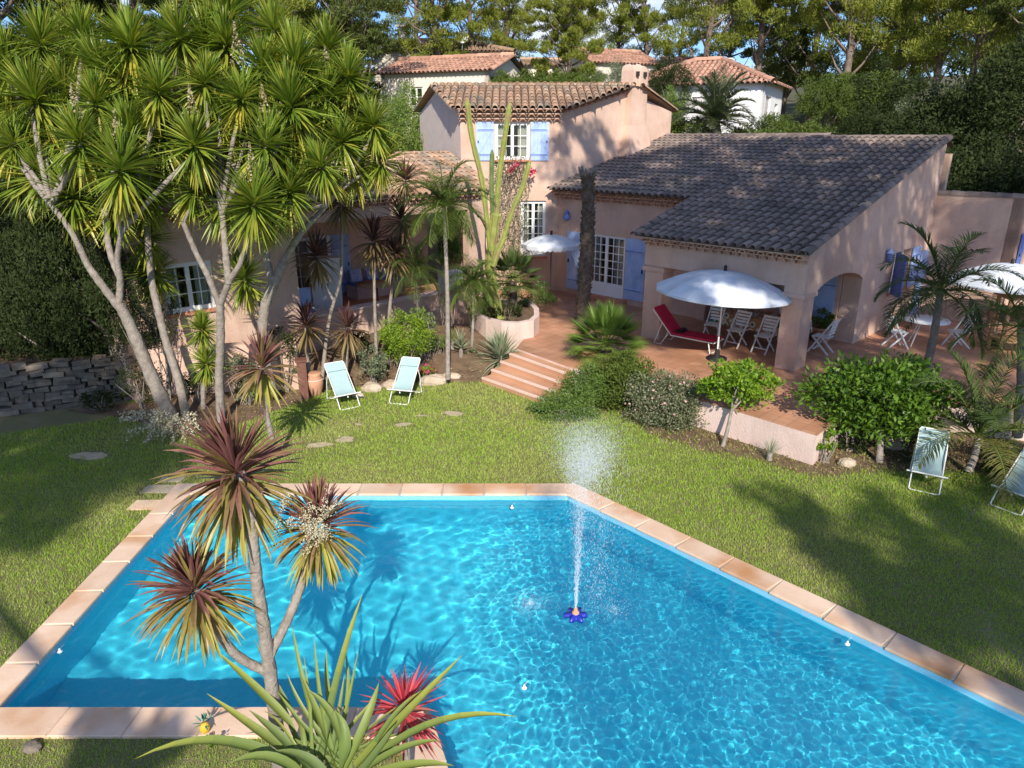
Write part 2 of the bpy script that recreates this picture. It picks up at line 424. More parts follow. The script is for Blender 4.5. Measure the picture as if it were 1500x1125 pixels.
def hill_z(x, y):
    z = 6.2*(1-math.exp(-max(0, y-33)/18))*1.15+max(0, y-33)*.045
    z += max(0, -x-16)*.10*(1 if y > 10 else .4)+max(0, x-20)*.06
    return z+.25*math.sin(x*.31)*math.sin(y*.23)*min(1, max(0, y-33)/8)
gx = [-200,-120,-70,-45,-34]+list(range(-28, 29, 2))+[34,45,70,120,200]
gy = [-120,-60,-30,-18]+list(range(-14, 90, 2))+[100,120,160,240,400]
hv = []
for y in gy:
    for x in gx:
        hv.append((x, y, -3.2 if (abs(x) < 23 and -13.5 < y < 30.5) else hill_z(x, y)-.02))
nx = len(gx)
struct('hill', MB().add(hv, [(j*nx+i, j*nx+i+1, (j+1)*nx+i+1, (j+1)*nx+i) for j in range(len(gy)-1) for i in range(nx-1)], smooth=True), M['hill'])

# pool basin
def mosaic(name, c1, c2, axes, size=.05):
    m, nt, b = new_mat(name)
    tc = nt.nodes.new('ShaderNodeTexCoord'); sx = nt.nodes.new('ShaderNodeSeparateXYZ'); nt.links.new(tc.outputs['Object'], sx.inputs[0])
    cb = nt.nodes.new('ShaderNodeCombineXYZ')
    if axes == 'xy': nt.links.new(sx.outputs[0], cb.inputs[0]); nt.links.new(sx.outputs[1], cb.inputs[1])
    else:
        a = N(nt, 'ShaderNodeMath', operation='ADD'); nt.links.new(sx.outputs[0], a.inputs[0]); nt.links.new(sx.outputs[1], a.inputs[1])
        nt.links.new(a.outputs[0], cb.inputs[0]); nt.links.new(sx.outputs[2], cb.inputs[1])
    br = nt.nodes.new('ShaderNodeTexBrick'); nt.links.new(cb.outputs[0], br.inputs['Vector'])
    br.offset = 0; br.inputs['Scale'].default_value = 1; br.inputs['Brick Width'].default_value = size; br.inputs['Row Height'].default_value = size
    br.inputs['Mortar Size'].default_value = .004; br.inputs['Color1'].default_value = (*c1, 1); br.inputs['Color2'].default_value = (*c2, 1)
    br.inputs['Mortar'].default_value = (c1[0]*1.2+.06,c1[1]*1.0,c1[2]*1.0,1)
    nt.links.new(br.outputs['Color'], b.inputs['Base Color']); b.inputs['Roughness'].default_value = .4
    return m
M['mosaic_floor'] = mosaic('mosaic_floor', (.05,.63,.77), (.07,.69,.82), 'xy')
M['mosaic_wall'] = mosaic('mosaic_wall', (.04,.53,.69), (.05,.60,.76), 'xz')
n = len(POOL)
def pool_depth(x, y): return -.98-.45*max(0, min(1, (x+2)/6))
b = MB()
PF = [(x, y) for x, y in POOL]
b.add([(x, y, 0.01) for x, y in PF]+[(x, y, pool_depth(x, y)) for x, y in PF], [((i+1) % n, i, n+i, n+(i+1) % n) for i in range(n)], 1)
V, F = holed_sheet([(-20,0),(20,0),(20,16),(-20,16)], PF, 0)  # only used for its triangle count
import bmesh
bm = bmesh.new(); vs = [bm.verts.new((x, y, pool_depth(x, y))) for x, y in PF]
es = [bm.edges.new((vs[i], vs[(i+1) % n])) for i in range(n)]
bmesh.ops.triangle_fill(bm, use_beauty=True, edges=es, normal=(0,0,1)); bm.verts.index_update(); bm.normal_update()
b.add([v.co[:] for v in bm.verts], [tuple(v.index for v in (f.verts if f.normal.z > 0 else reversed(f.verts))) for f in bm.faces], 0); bm.free()
basin = struct('pool_basin', b, [M['mosaic_floor'], M['mosaic_wall']])
basin.cycles.is_caustics_receiver = True
# waterline band of white grout tiles
M['band'] = mosaic('band', (.16,.46,.62), (.24,.54,.68), 'xz', .03)
INN = offset_poly(POOL, -.006)
b = MB().add([(x, y, 0.008) for x, y in INN]+[(x, y, -.085) for x, y in INN], [((i+1) % n, i, n+i, n+(i+1) % n) for i in range(n)])
struct('waterline_band', b, M['band'])
# water
FTN = Vector((.87, 8.15))
NX, NY = 900, 600
xs = np.linspace(-5.9, 10.6, NX); ys = np.linspace(.95, 11.5, NY); X, Y = np.meshgrid(xs, ys)
Z = np.zeros_like(X); wr = np.random.default_rng(5)
for i in range(46):
    lam = wr.uniform(.16, .42) if i % 2 else wr.uniform(.35, 1.0); a = wr.uniform(0, 2*math.pi); k = 2*math.pi/lam
    wob = .35*np.sin(X*wr.uniform(.4, 1.1)+Y*wr.uniform(.4, 1.1)+wr.uniform(0, 6))
    Z += .00046*(lam/.4)**1.15*np.sin(k*(X*math.cos(a)+Y*math.sin(a))+wr.uniform(0, 6.28)+wob*3)
rF = np.hypot(X-FTN.x, Y-FTN.y)
chop = np.zeros_like(X)
for i in range(30):
    lam = wr.uniform(.085, .20); a = wr.uniform(0, 2*math.pi); k = 2*math.pi/lam
    chop += .00027*np.sin(k*(X*math.cos(a)+Y*math.sin(a))+wr.uniform(0, 6.28))
Z = Z*(.45+.55*np.clip(rF/2.8, 0, 1))*(1-.45*np.clip((X+.5)/3, 0, 1))+chop*np.clip((X+1.2)/2.5, 0, 1)*np.clip(1.2-rF/9, .3, 1)*.75
Z += .0045*np.sin(rF*2*math.pi/.34)*np.exp(-rF/1.2)*np.clip(rF/.25, 0, 1)
keep = inside_np(offset_poly(POOL, .10), X, Y)
idx = np.arange(NX*NY).reshape(NY, NX)
Q = np.stack([idx[:-1,:-1], idx[:-1,1:], idx[1:,1:], idx[1:,:-1]], -1).reshape(-1, 4)
kq = keep.ravel()[Q].all(1); Q = Q[kq]
used = np.unique(Q); remap = np.full(NX*NY, -1); remap[used] = np.arange(len(used))
VW = np.stack([X, Y, Z+WATER_Z], -1).reshape(-1, 3)[used]
m, nt, _b = new_mat('water'); nt.nodes.remove(_b)
gl = N(nt, 'ShaderNodeBsdfGlass', IOR=1.33, Roughness=0.0); gl.inputs['Color'].default_value = (.86,.98,1,1)
tcw = nt.nodes.new('ShaderNodeTexCoord'); nw = N(nt, 'ShaderNodeTexNoise', Scale=11.0, Detail=3.0, Roughness=.55); nt.links.new(tcw.outputs['Object'], nw.inputs[0])
bw = N(nt, 'ShaderNodeBump', Strength=.35, Distance=.006); nt.links.new(nw.outputs[0], bw.inputs['Height']); nt.links.new(bw.outputs[0], gl.inputs['Normal'])
nt.links.new(gl.outputs[0], nt.nodes['Material Output'].inputs[0]); M['water'] = m
wb = MB().add(VW, remap[Q], 0, 0.0, True)
water = struct('water', wb, M['water']); water.cycles.is_caustics_caster = True

# coping stones: one ring cut into slabs
M['coping'] = mat('coping', (.62,.42,.28), (.72,.54,.40), 1.5, .75, .15, 30, c3=(.50,.25,.11), scale3=.8, island=.08)
cb = MB()
OUT = COPO
for i in range(n):
    a0, a1 = Vector(POOL[i]), Vector(POOL[(i+1) % n]); o0, o1 = Vector(OUT[i]), Vector(OUT[(i+1) % n])
    L = (a1-a0).length; K = max(1, round(L/(.78))); dE = (a1-a0)/L; nE = Vector((dE.y, -dE.x))
    for k in range(K):
        t0, t1 = k/K, (k+1)/K; g = .0015/L
        t0 += g if k else 0; t1 -= g if k < K-1 else 0
        p = [a0.lerp(a1, t0), a0.lerp(a1, t1), None, None]
        p[3] = o0 if k == 0 else p[0]+nE*.385; p[2] = o1 if k == K-1 else p[1]+nE*.385
        ins = (a0-o0).normalized()*.03
        p[0] = p[0]+ins; p[1] = p[1]+(a1-o1).normalized()*.03
        zt = .045
        top = []
        for q, q2 in ((p[0], p[3]), (p[1], p[2])): top.append((q, q2))
        e = .012
        v = [(p[0].x, p[0].y, .006), (p[1].x, p[1].y, .006), (p[2].x, p[2].y, -.05), (p[3].x, p[3].y, -.05)]
        c = sum(p, Vector((0,0)))/4
        w = [q.lerp(c, e/(q-c).length) for q in p]
        v2 = [(q.x, q.y, zt-e) for q in p]; v3 = [(q.x, q.y, zt) for q in w]
        cb.add(v+v2+v3, [(1,0,4,5),(2,1,5,6),(3,2,6,7),(0,3,7,4),(5,4,8,9),(6,5,9,10),(7,6,10,11),(4,7,11,8),(9,8,11,10),(0,1,2,3)])
M['mortar'] = mat('mortar', (.40,.33,.26), (.5,.42,.34), 8, .95)
for i in range(n):
    a0, a1 = Vector(POOL[i]), Vector(POOL[(i+1) % n]); o0, o1 = Vector(COPM[i]), Vector(COPM[(i+1) % n])
    cb.prism([a0, a1, o1, o0][::-1], -.04, .030, 1)
struct('pool_coping', cb, [M['coping'], M['mortar']])

# soil beds along the terrace
def sheet(name, pts, m, dz=0.0, sub=None):
    mb = MB()
    import mathutils
    tri = mathutils.geometry.tessellate_polygon([[Vector((p[0], p[1], 0)) for p in pts]])
    V = [(p[0], p[1], (p[2] if len(p) > 2 else 0)+dz) for p in pts]
    F = []
    for t in tri:
        a, b_, c = (Vector(V[i]) for i in t)
        F.append(t if (b_-a).cross(c-a).z > 0 else t[::-1])
    mb.add(V, F); return struct(name, mb, m)
def gp(u, v, z=0.004): p = G(u, v, 0); return (p.x, p.y, z)
BEDL = [gp(170,612), gp(300,640), gp(440,590), gp(480,572), gp(545,566), gp(600,560), gp(660,560), gp(705,560)]
sheet('flower_bed', BEDL+[(-.2,19.0,.35), (-1.2,20.6,.75), (-3.4,20.8,.75), (-6.2,18.2,.4), (-8.6,16.0,.1), (-10.5,15.6,.02)], M['soil'])
sheet('flower_bed', [gp(790,600), gp(830,625), gp(900,600), gp(960,640), gp(1040,665), gp(1100,672), gp(1190,700), gp(1300,690), gp(1400,690), gp(1500,700),
                     (14,13,.004), (14,16,.004), (3,17.5,.3), (1.2,17.2,.3)], M['soil'])

# terrace
TER = [(.13,18.66), (1.42,17.0), (3.0,15.7), (4.2,14.5), (5.9,12.65), (8.35,15.2), (9.6,14.3), (12,13.4), (22,19), (22,32), (-1.2,32), (-1.2,22.6), (.6,20.6)]
b = MB().prism(TER, -.1, T-.03, 0)
struct('terrace_wall', b, M['stucco_pale'])
def paved(name, c1, c2, c3, bw, bh, rot):
    m, nt, b = new_mat(name)
    tc = nt.nodes.new('ShaderNodeTexCoord'); mp = N(nt, 'ShaderNodeMapping'); mp.inputs['Rotation'].default_value = (0,0,rot)
    nt.links.new(tc.outputs['Object'], mp.inputs[0])
    br = nt.nodes.new('ShaderNodeTexBrick'); nt.links.new(mp.outputs[0], br.inputs[0])
    br.offset = 0; br.inputs['Scale'].default_value = 1; br.inputs['Brick Width'].default_value = bw; br.inputs['Row Height'].default_value = bh
    br.inputs['Mortar Size'].default_value = .008; br.inputs['Color1'].default_value = (*c1, 1); br.inputs['Color2'].default_value = (*c2, 1); br.inputs['Mortar'].default_value = (*c3, 1)
    nz = N(nt, 'ShaderNodeTexNoise', Scale=1.2, Detail=5.0); nt.links.new(tc.outputs['Object'], nz.inputs[0])
    f = ramp(nt, nz.outputs[0], [(.3, (.75,.72,.7)), (.7, (1.15,1.1,1.1))])
    nt.links.new(mix(nt, 1.0, br.outputs[0], f, 'MULTIPLY'), b.inputs['Base Color']); b.inputs['Roughness'].default_value = .6
    return m
M['paving'] = paved('paving', (.44,.22,.12), (.52,.28,.17), (.30,.18,.12), .3, .3, R(45))
b = MB().prism(offset_poly(TER[::-1], -.035)[::-1] if False else TER, T-.03, T, 0)
struct('terrace', b, M['paving'])

# steps
st = thing('garden_steps', 'terracotta steps with pale pink nosings climbing from the lawn to the terrace', 'steps', (0,17.3,0))
A0, A1 = Vector((-.80,17.62)), Vector((.86,15.88)); B0, B1 = Vector((.16,18.62)), Vector((1.42,17.0))
for k in range(4):
    t = k/4*1.0; f0 = A0.lerp(B0, t); f1 = A1.lerp(B1, t)
    b0 = Vector((.6,19.1)); b1 = Vector((1.9,17.6))
    zt = .145*(k+1)
    sdir = (f1-f0).normalized(); bk = Vector((-sdir.y, sdir.x)); bk = bk if bk.y > 0 else -bk
    w = .07
    mb = MB()
    mb.prism([f0+bk*w, f1+bk*w, b1, b0], zt-.16 if k else -.05, zt, 0)
    o = mb.build('step', [M['terra']], st)
    mb = MB().prism([f0, f1, f1+bk*w, f0+bk*w], zt-.045, zt+.003, 0)
    mb2 = MB().prism([f0+bk*.01, f1+bk*.01, f1+bk*w, f0+bk*w], -.05, zt-.045, 0)
    mb.build('nosing', [M['nosing']], o); mb2.build('riser', [M['terra']], o)

# ================================================================== VILLA
def wall(mb, p0, p1, z0, top, openings=(), th=.3, mi=0, brk=(), inward=1):
    """Wall from p0 to p1 (ground plan) with real openings; outer face on the line, thickness to its left (inward=1)."""
    p0 = Vector(p0); p1 = Vector(p1); L = (p1-p0).length; d = (p1-p0)/L; nn = Vector((-d.y, d.x))*inward*th
    tf = top if callable(top) else (lambda a: top)
    bs = {0.0, L, *[x for x in brk if 0 < x < L]}
    for o in openings:
        bs |= {o[0], o[1]}
        if callable(o[3]): bs |= {o[0]+(o[1]-o[0])*k/10 for k in range(11)}
    bs = sorted(bs)
    for a, b in zip(bs, bs[1:]):
        if b-a < 1e-4: continue
        mid = (a+b)/2; segs = [((z0, z0), None)]
        cuts = sorted([o for o in openings if o[0]-1e-6 <= mid <= o[1]+1e-6], key=lambda o: o[2])
        lo = (z0, z0); parts = []
        for o in cuts:
            if o[2] > lo[0]+1e-4: parts.append((lo, (o[2], o[2])))
            lo = (o[3](a), o[3](b)) if callable(o[3]) else (o[3], o[3])
        parts.append((lo, (tf(a), tf(b))))
        pa, pb = p0+d*a, p0+d*b
        q = [pa, pb, pb+nn, pa+nn] if inward == 1 else [pb, pa, pa+nn, pb+nn]
        for (l, h) in parts:
            if inward == 1: zz = [l[0], l[1], l[1], l[0]]; hh = [h[0], h[1], h[1], h[0]]
            else: zz = [l[1], l[0], l[0], l[1]]; hh = [h[1], h[0], h[0], h[1]]
            mb.hexa([(q[i].x, q[i].y, zz[i]) for i in range(4)]+[(q[i].x, q[i].y, hh[i]) for i in range(4)], mi)
    return mb
def tiles(mb, poly, origin, du, dv, slope, z0, pitch=.235, course=.36, mi_tile=0, mi_base=1, seg=5, jitter=.006):
    """Canal tiles over a roof plane. poly in (a,b): a along the eave, b up the slope (plan distance). z = z0 + slope*b."""
    O = Vector(origin); du = Vector(du); dv = Vector(dv)
    def Wp(a, b, dz=0): p = O+du*a+dv*b; return (p.x, p.y, z0+slope*b+dz)
    n = len(poly); area = sum(poly[i][0]*poly[(i+1) % n][1]-poly[(i+1) % n][0]*poly[i][1] for i in range(n))
    bm0 = min(q[1] for q in poly); pb_ = [(a, b+.11 if b < bm0+1e-6 else b) for a, b in poly]
    V = [Wp(a, b, -.012) for a, b in pb_]+[Wp(a, b, -.05) for a, b in pb_]
    handed = area*(du.x*dv.y-du.y*dv.x)
    f = list(range(n)); f = f if handed > 0 else f[::-1]
    mb.add(V, [tuple(f), tuple(n+i for i in reversed(f))]+[(i, (i+1) % n, n+(i+1) % n, n+i) for i in range(n)], mi_base)
    amin = min(p[0] for p in poly); amax = max(p[0] for p in poly); bmin = min(p[1] for p in poly); bmax = max(p[1] for p in poly)
    na = int((amax-amin)/pitch); pa = (amax-amin)/na; nb = int((bmax-bmin)/course)+1
    VV = []; FF = []
    angs = [math.pi*k/seg for k in range(seg+1)]
    for i in range(na):
        ac = amin+(i+.5)*pa
        for j in range(nb):
            bc = bmin+(j+.5)*course
            if not inside(poly, ac, bc if bc < bmax else bmax-.02): continue
            ja = random.uniform(-1, 1)*jitter; jb = random.uniform(-1, 1)*jitter*2; jz = random.uniform(0, jitter)
            r0 = pa*.43; r1 = pa*.34
            b0 = bc-course*.5-.03+jb; b1 = min(bc+course*.5+.03+jb, bmax+.02)
            base = len(VV)
            for (r, bb, lift) in ((r0, b0, .030), (r1, b1, .004)):
                for t in angs:
                    VV.append(Wp(ac+ja+math.cos(t)*r, bb, math.sin(t)*r*.95+lift+jz-.01))
            k = seg+1
            for s_ in range(seg): FF.append((base+s_, base+s_+1, base+k+s_+1, base+k+s_))
            # thickness of the lower lip
            b2 = len(VV)
            for t in angs: VV.append(Wp(ac+ja+math.cos(t)*(r0-.016), b0, math.sin(t)*(r0-.016)*.95+.030+jz-.01))
            for s_ in range(seg): FF.append((base+s_, b2+s_, b2+s_+1, base+s_+1))
    mb.add(VV, FF, mi_tile)
def ridge_cap(mb, a, b, r=.11, mi=0, step=.38):
    a = Vector(a); b = Vector(b); L = (b-a).length; K = max(1, int(L/step)); d = (b-a)/L
    side = d.cross(Vector((0,0,1))).normalized(); up = side.cross(d)
    for k in range(K):
        p = a+d*(L*k/K-.02); q = a+d*(L*(k+1)/K+.03); V = []
        for (c, rr) in ((p, r*1.08), (q, r*.92)):
            for t in range(7): an = math.pi*t/6; V.append(c+side*math.cos(an)*rr+up*(math.sin(an)*rr-.02+random.uniform(0,.006)))
        mb.add(V, [(i, i+1, 8+i, 7+i) for i in range(6)], mi)
def genoise(mb, p0, p1, z, out, rows=2, pitch=.235, mi=0, mip=1, dp=.13, dz=.115):
    """Rows of half-round tiles mortared under the eave. out: outward unit vector."""
    p0 = Vector(p0); p1 = Vector(p1); L = (p1-p0).length; d = (p1-p0)/L; o = Vector(out)
    for r in range(rows):
        dep = dp*(rows-r); zz = z-dz*(r+1); K = int(L/pitch); pt = L/K
        a, b_ = p0, p1
        mb.hexa([(*(a-o*.02), zz+.075), (*(b_-o*.02), zz+.075), (*(b_+o*dep), zz+.075), (*(a+o*dep), zz+.075),
                 (*(a-o*.02), zz+.103), (*(b_-o*.02), zz+.103), (*(b_+o*dep), zz+.103), (*(a+o*dep), zz+.103)], mip)
        for k in range(K):
            c = p0+d*pt*(k+.5+(.5 if r % 2 else 0)*0); V = []
            for off in (0, dep-.012):
                for t in range(6):
                    an = math.pi*t/5; q = c+o*off+d*math.cos(an)*pt*.42; V.append((q.x, q.y, zz+math.sin(an)*.098-.012))
            for t in range(6):
                an = math.pi*t/5; q = c+o*(dep-.012)+d*math.cos(an)*pt*.33; V.append((q.x, q.y, zz+math.sin(an)*.076-.012))
            mb.add(V, [(i, i+1, 7+i, 6+i) for i in range(5)]+[(6+i, 7+i, 13+i, 12+i) for i in range(5)], mi)
def window(parent, p0, p1, z0, z1, inw, cols=2, rows=3, casements=2, kick=0, frm='white', curtain=True, name='window', back=.14):
    """Casement window or glazed door in an opening; inw = inward unit vector."""
    p0 = Vector(p0); p1 = Vector(p1); inw = Vector(inw); L = (p1-p0).length; d = (p1-p0)/L
    o0 = p0+inw*back
    def Q(a, z, off=0): p = o0+d*a+inw*off; return Vector((p.x, p.y, z))
    f = MB(); fw = .055
    f.bar(Q(0,z0+fw/2), Q(L,z0+fw/2), fw, .07); f.bar(Q(0,z1-fw/2), Q(L,z1-fw/2), fw, .07)
    def vb(a, za, zb, w, dp, off=0):
        q0 = o0+d*(a-w/2)+inw*off; q1 = o0+d*(a+w/2)+inw*off; f_ = inw*dp/2
        pts = [q0-f_, q1-f_, q1+f_, q0+f_]
        f.hexa([(p.x, p.y, za) for p in pts]+[(p.x, p.y, zb) for p in pts])
    def hb(a0, a1, z, h, dp, off=0):
        q0 = o0+d*a0+inw*off; q1 = o0+d*a1+inw*off; f_ = inw*dp/2
        pts = [q0-f_, q1-f_, q1+f_, q0+f_]
        f.hexa([(p.x, p.y, z-h/2) for p in pts]+[(p.x, p.y, z+h/2) for p in pts])
    f = MB()
    hb(0, L, z0+fw/2, fw, .08); hb(0, L, z1-fw/2, fw, .08)
    vb(fw/2, z0+fw, z1-fw, fw, .08); vb(L-fw/2, z0+fw, z1-fw, fw, .08)
    cw = (L-2*fw)/casements; s_ = .05
    for c in range(casements):
        a0 = fw+c*cw; a1 = a0+cw; zb = z0+fw
        vb(a0+s_/2+.002, zb, z1-fw, s_, .05, -.012); vb(a1-s_/2-.002, zb, z1-fw, s_, .05, -.012)
        hb(a0+s_, a1-s_, z1-fw-s_/2, s_, .05, -.012)
        if kick:
            hb(a0+s_, a1-s_, zb+kick/2, kick, .04, -.008); zb += kick
        else: hb(a0+s_, a1-s_, zb+s_/2, s_, .05, -.012); zb += s_
        zt = z1-fw-s_
        for k in range(1, cols): vb(a0+s_+(cw-2*s_)*k/cols, zb, zt, .022, .03, -.005)
        for k in range(1, rows): hb(a0+s_, a1-s_, zb+(zt-zb)*k/rows, .022, .026, -.005)
    fo = f.build(name, M[frm], parent)
    g = MB(); q0 = Q(fw, 0, .015); q1 = Q(L-fw, 0, .015); i3 = Vector((inw.x, inw.y, 0))*.006
    g.hexa([(*(q0.xy), z0+fw), (*(q1.xy), z0+fw), (*(q1+i3).xy, z0+fw), (*(q0+i3).xy, z0+fw), (*(q0.xy), z1-fw), (*(q1.xy), z1-fw), (*(q1+i3).xy, z1-fw), (*(q0+i3).xy, z1-fw)])
    g.build('pane', M['pane'], fo)
    if curtain:
        c = MB()
        for (a, b_) in ((.03, .34), (.66, .97)):
            K = 8; V = []; 
            for k in range(K+1):
                t = a+(b_-a)*k/K; p = o0+d*(L*t)+inw*(.10+.02*(k % 2)); V += [(p.x, p.y, z0+.05), (p.x, p.y, z1-.05)]
            c.add(V, [(2*k, 2*k+2, 2*k+3, 2*k+1) for k in range(K)])
        c.build('curtain', M['curtain'], fo)
    return fo
def shutter(parent, p, dirv, w, z0, z1, outw, m='blue', name='shutter', flip=1):
    """Board shutter with two ledges and a brace, hinged at p, running along dirv, face towards outw."""
    p = Vector(p); d = Vector(dirv).normalized(); o = Vector(outw).normalized()
    def Q(a, off, z): q = p+d*a+o*off; return (q.x, q.y, z)
    def slab(mb, a0, a1, f0, f1, za, zb, mi=0): mb.hexa([Q(a0,f0,za), Q(a1,f0,za), Q(a1,f1,za), Q(a0,f1,za), Q(a0,f0,zb), Q(a1,f0,zb), Q(a1,f1,zb), Q(a0,f1,zb)], mi)
    mb = MB(); K = max(3, round(w/.13))
    for k in range(K): slab(mb, w*k/K+.002, w*(k+1)/K-.002, .0, .028, z0, z1)
    H = z1-z0
    for zz in (z0+H*.16, z0+H*.80): slab(mb, .02, w-.02, .029, .05, zz-.035, zz+.035)
    a, b_ = (.06, w-.06) if flip > 0 else (w-.06, .06)
    za, zb = z0+H*.16+.05, z0+H*.80-.05
    mb.hexa([Q(a,.029,za), Q(a+.06*flip,.029,za), Q(a+.06*flip,.046,za), Q(a,.046,za), Q(b_-.06*flip,.029,zb), Q(b_,.029,zb), Q(b_,.046,zb), Q(b_-.06*flip,.046,zb)])
    s_ = mb.build(name, M[m], parent)
    for zz in (z0+H*.16, z0+H*.80):
        h = MB(); slab(h, 0, w*.9, .051, .056, zz-.014, zz+.014); h.build('hinge', M['blue_dark'], s_)
    h = MB(); slab(h, w*.86, w*.92, .03, .05, z0+H*.46, z0+H*.52); h.build('latch', M['iron'], s_)
    return s_
def glass_mat():
    m, nt, b = new_mat('pane'); nt.nodes.remove(b)
    g = N(nt, 'ShaderNodeBsdfGlossy', Roughness=.03); t = nt.nodes.new('ShaderNodeBsdfTransparent'); t.inputs[0].default_value = (.8,.84,.84,1)
    f = N(nt, 'ShaderNodeFresnel', IOR=1.45); ms = nt.nodes.new('ShaderNodeMixShader')
    nt.links.new(f.outputs[0], ms.inputs[0]); nt.links.new(t.outputs[0], ms.inputs[1]); nt.links.new(g.outputs[0], ms.inputs[2])
    nt.links.new(ms.outputs[0], nt.nodes['Material Output'].inputs[0]); return m
M['pane'] = glass_mat()

villa = thing('villa', 'pink stucco villa with canal tile roofs and pale blue shutters behind the pool', 'house', (1.6,26.3,T))
C0 = Vector((6.9,16.55)); UV = Vector((-.695,.719)); NV = Vector((.719,.695))      # right wing frame
def Lp(s, t): return C0+UV*s+NV*t
B0_ = Vector((-.87,24.0)); KV = Vector((-.719,-.695)); DV = Vector((-.695,.719))   # left wing frame
def Mp(k, d): return B0_+KV*k+DV*d

# ---- right wing: portico
zA = lambda t: 3.55+.284*(t+.4)
zB = lambda t: 4.35+.25*(t-2.4)
SW = 10.64
b = MB()
# portico front beam, two pillars
LT = 2.72
b.hexa([(*Lp(0,0),LT), (*Lp(0,.5),LT), (*Lp(4.6,.5),LT), (*Lp(4.6,0),LT), (*Lp(0,0),zA(0)-.14), (*Lp(0,.5),zA(.5)-.14), (*Lp(4.6,.5),zA(.5)-.14), (*Lp(4.6,0),zA(0)-.14)][0:1] and
       [(*Lp(4.6,0),LT), (*Lp(.5,0),LT), (*Lp(.5,.5),LT), (*Lp(4.6,.5),LT), (*Lp(4.6,0),zA(0)-.12), (*Lp(.5,0),zA(0)-.12), (*Lp(.5,.5),zA(.5)-.12), (*Lp(4.6,.5),zA(.5)-.12)])
b.build('lintel', M['stucco'], villa)
for s0, s1 in ((3.98,4.58),):
    p = MB(); q = [Lp(s1,.02), Lp(s0,.02), Lp(s0,.52), Lp(s1,.52)]
    p.prism(q, T, LT-.14); q2 = [Lp(s1+.05,-.03), Lp(s0-.05,-.03), Lp(s0-.05,.57), Lp(s1+.05,.57)]; p.prism(q2, LT-.14, LT-.03)
    p.prism(q, LT-.03, LT+.001); p.build('pillar', M['stucco'], villa)
# gable wall with arch and window; the corner pillar is its end
arch = lambda a: 2.5+.30*math.sin(max(0, min(1, (a-.6)/2.95))*math.pi)**.7
gab = MB(); P0, P1 = Lp(0,0), Lp(0,8.55)
wall(gab, P0, P1, T, lambda a: min(zA(a), 6.03-.284*max(0, a-8.4))-.12, [(.6,3.55,T,arch), (5.75,7.1,1.75,2.95)], .5, brk=(8.4,))
gab.build('gable_wall', M['stucco'], villa)
cap = MB()
for q in ([Lp(.55,-.05), Lp(-.05,-.05), Lp(-.05,.65), Lp(.55,.65)],): cap.prism(q, LT-.26, LT-.16)
cap.build('capital', M['stucco'], villa)
# interior back walls of the portico
b = MB()
wall(b, Lp(4.6,4.2), Lp(.5,4.2), T, 4.4, [(.5,1.5,T,2.75), (2.1,3.7,T,2.75)], .25)
wall(b, Lp(4.6,.52), Lp(4.6,2.95), T, 4.3, [], .3, inward=-1) if False else None
b.build('inner_wall', M['stucco'], villa)
b = MB(); b.prism([Lp(4.5,.4), Lp(.45,.4), Lp(.45,4.2), Lp(4.5,4.2)], 3.42, 3.46); b.build('porch_ceiling', M['stucco'], villa)
window(villa, Lp(4.6-2.1,4.2), Lp(4.6-3.7,4.2), T, 2.75, NV, 2, 5, 2, .45, name='french_door', back=.05, curtain=True)
window(villa, Lp(4.6-.5,4.2), Lp(4.6-1.5,4.2), T, 2.75, NV, 2, 5, 1, .45, name='french_door', back=.05)
shutter(villa, Lp(4.6-2.05,4.17), UV, .55, T+.05, 2.7, -NV)
shutter(villa, Lp(4.6-3.75,4.17), -UV, .45, T+.05, 2.7, -NV, flip=-1)
# blue double door leaf seen through the arch
b = MB(); wall(b, Lp(.52,3.7), Lp(3.2,3.7), T, 3.4, [], .2, inward=1); b.build('inner_wall', M['stucco'], villa)
shutter(villa, Lp(.62,3.46), UV, .90, T+.03, 2.58, -NV, name='door')
# wall with the french doors, set back
b = MB()
wall(b, Lp(SW+.1,3.0), Lp(4.3,3.0), T, 4.32, [(SW+.1-9.25,SW+.1-7.55,T+.14,2.92)], .35)
b.build('wall', M['stucco'], villa)
b = MB(); wall(b, Lp(4.6,4.2), Lp(4.6,.52), T, 4.2, [], .25, inward=-1) if False else b.hexa([(*Lp(4.58,2.9),T),(*Lp(4.3,2.9),T),(*Lp(4.3,4.25),T),(*Lp(4.58,4.25),T),(*Lp(4.58,2.9),4.2),(*Lp(4.3,2.9),4.2),(*Lp(4.3,4.25),4.2),(*Lp(4.58,4.25),4.2)])
b.hexa([(*Lp(4.58,.52),LT),(*Lp(4.3,.52),LT),(*Lp(4.3,2.9),LT),(*Lp(4.58,2.9),LT),(*Lp(4.58,.52),zA(.52)-.13),(*Lp(4.3,.52),zA(.52)-.13),(*Lp(4.3,2.9),zA(2.9)-.14),(*Lp(4.58,2.9),zA(2.9)-.14)])
b.build('side_wall', M['stucco'], villa)
window(villa, Lp(9.25,3.0), Lp(7.55,3.0), T+.14, 2.92, NV, 3, 6, 2, .40, name='french_door', back=.10)
b = MB().prism([Lp(9.45,2.72), Lp(7.35,2.72), Lp(7.35,3.0), Lp(9.45,3.0)], T+.002, T+.14); b.build('door_step', M['sill'], villa)
shutter(villa, Lp(9.32,2.97), UV, .8, T+.2, 2.9, -NV, m='blue')
shutter(villa, Lp(7.48,2.97), -UV, .8, T+.2, 2.9, -NV, m='blue', flip=-1)
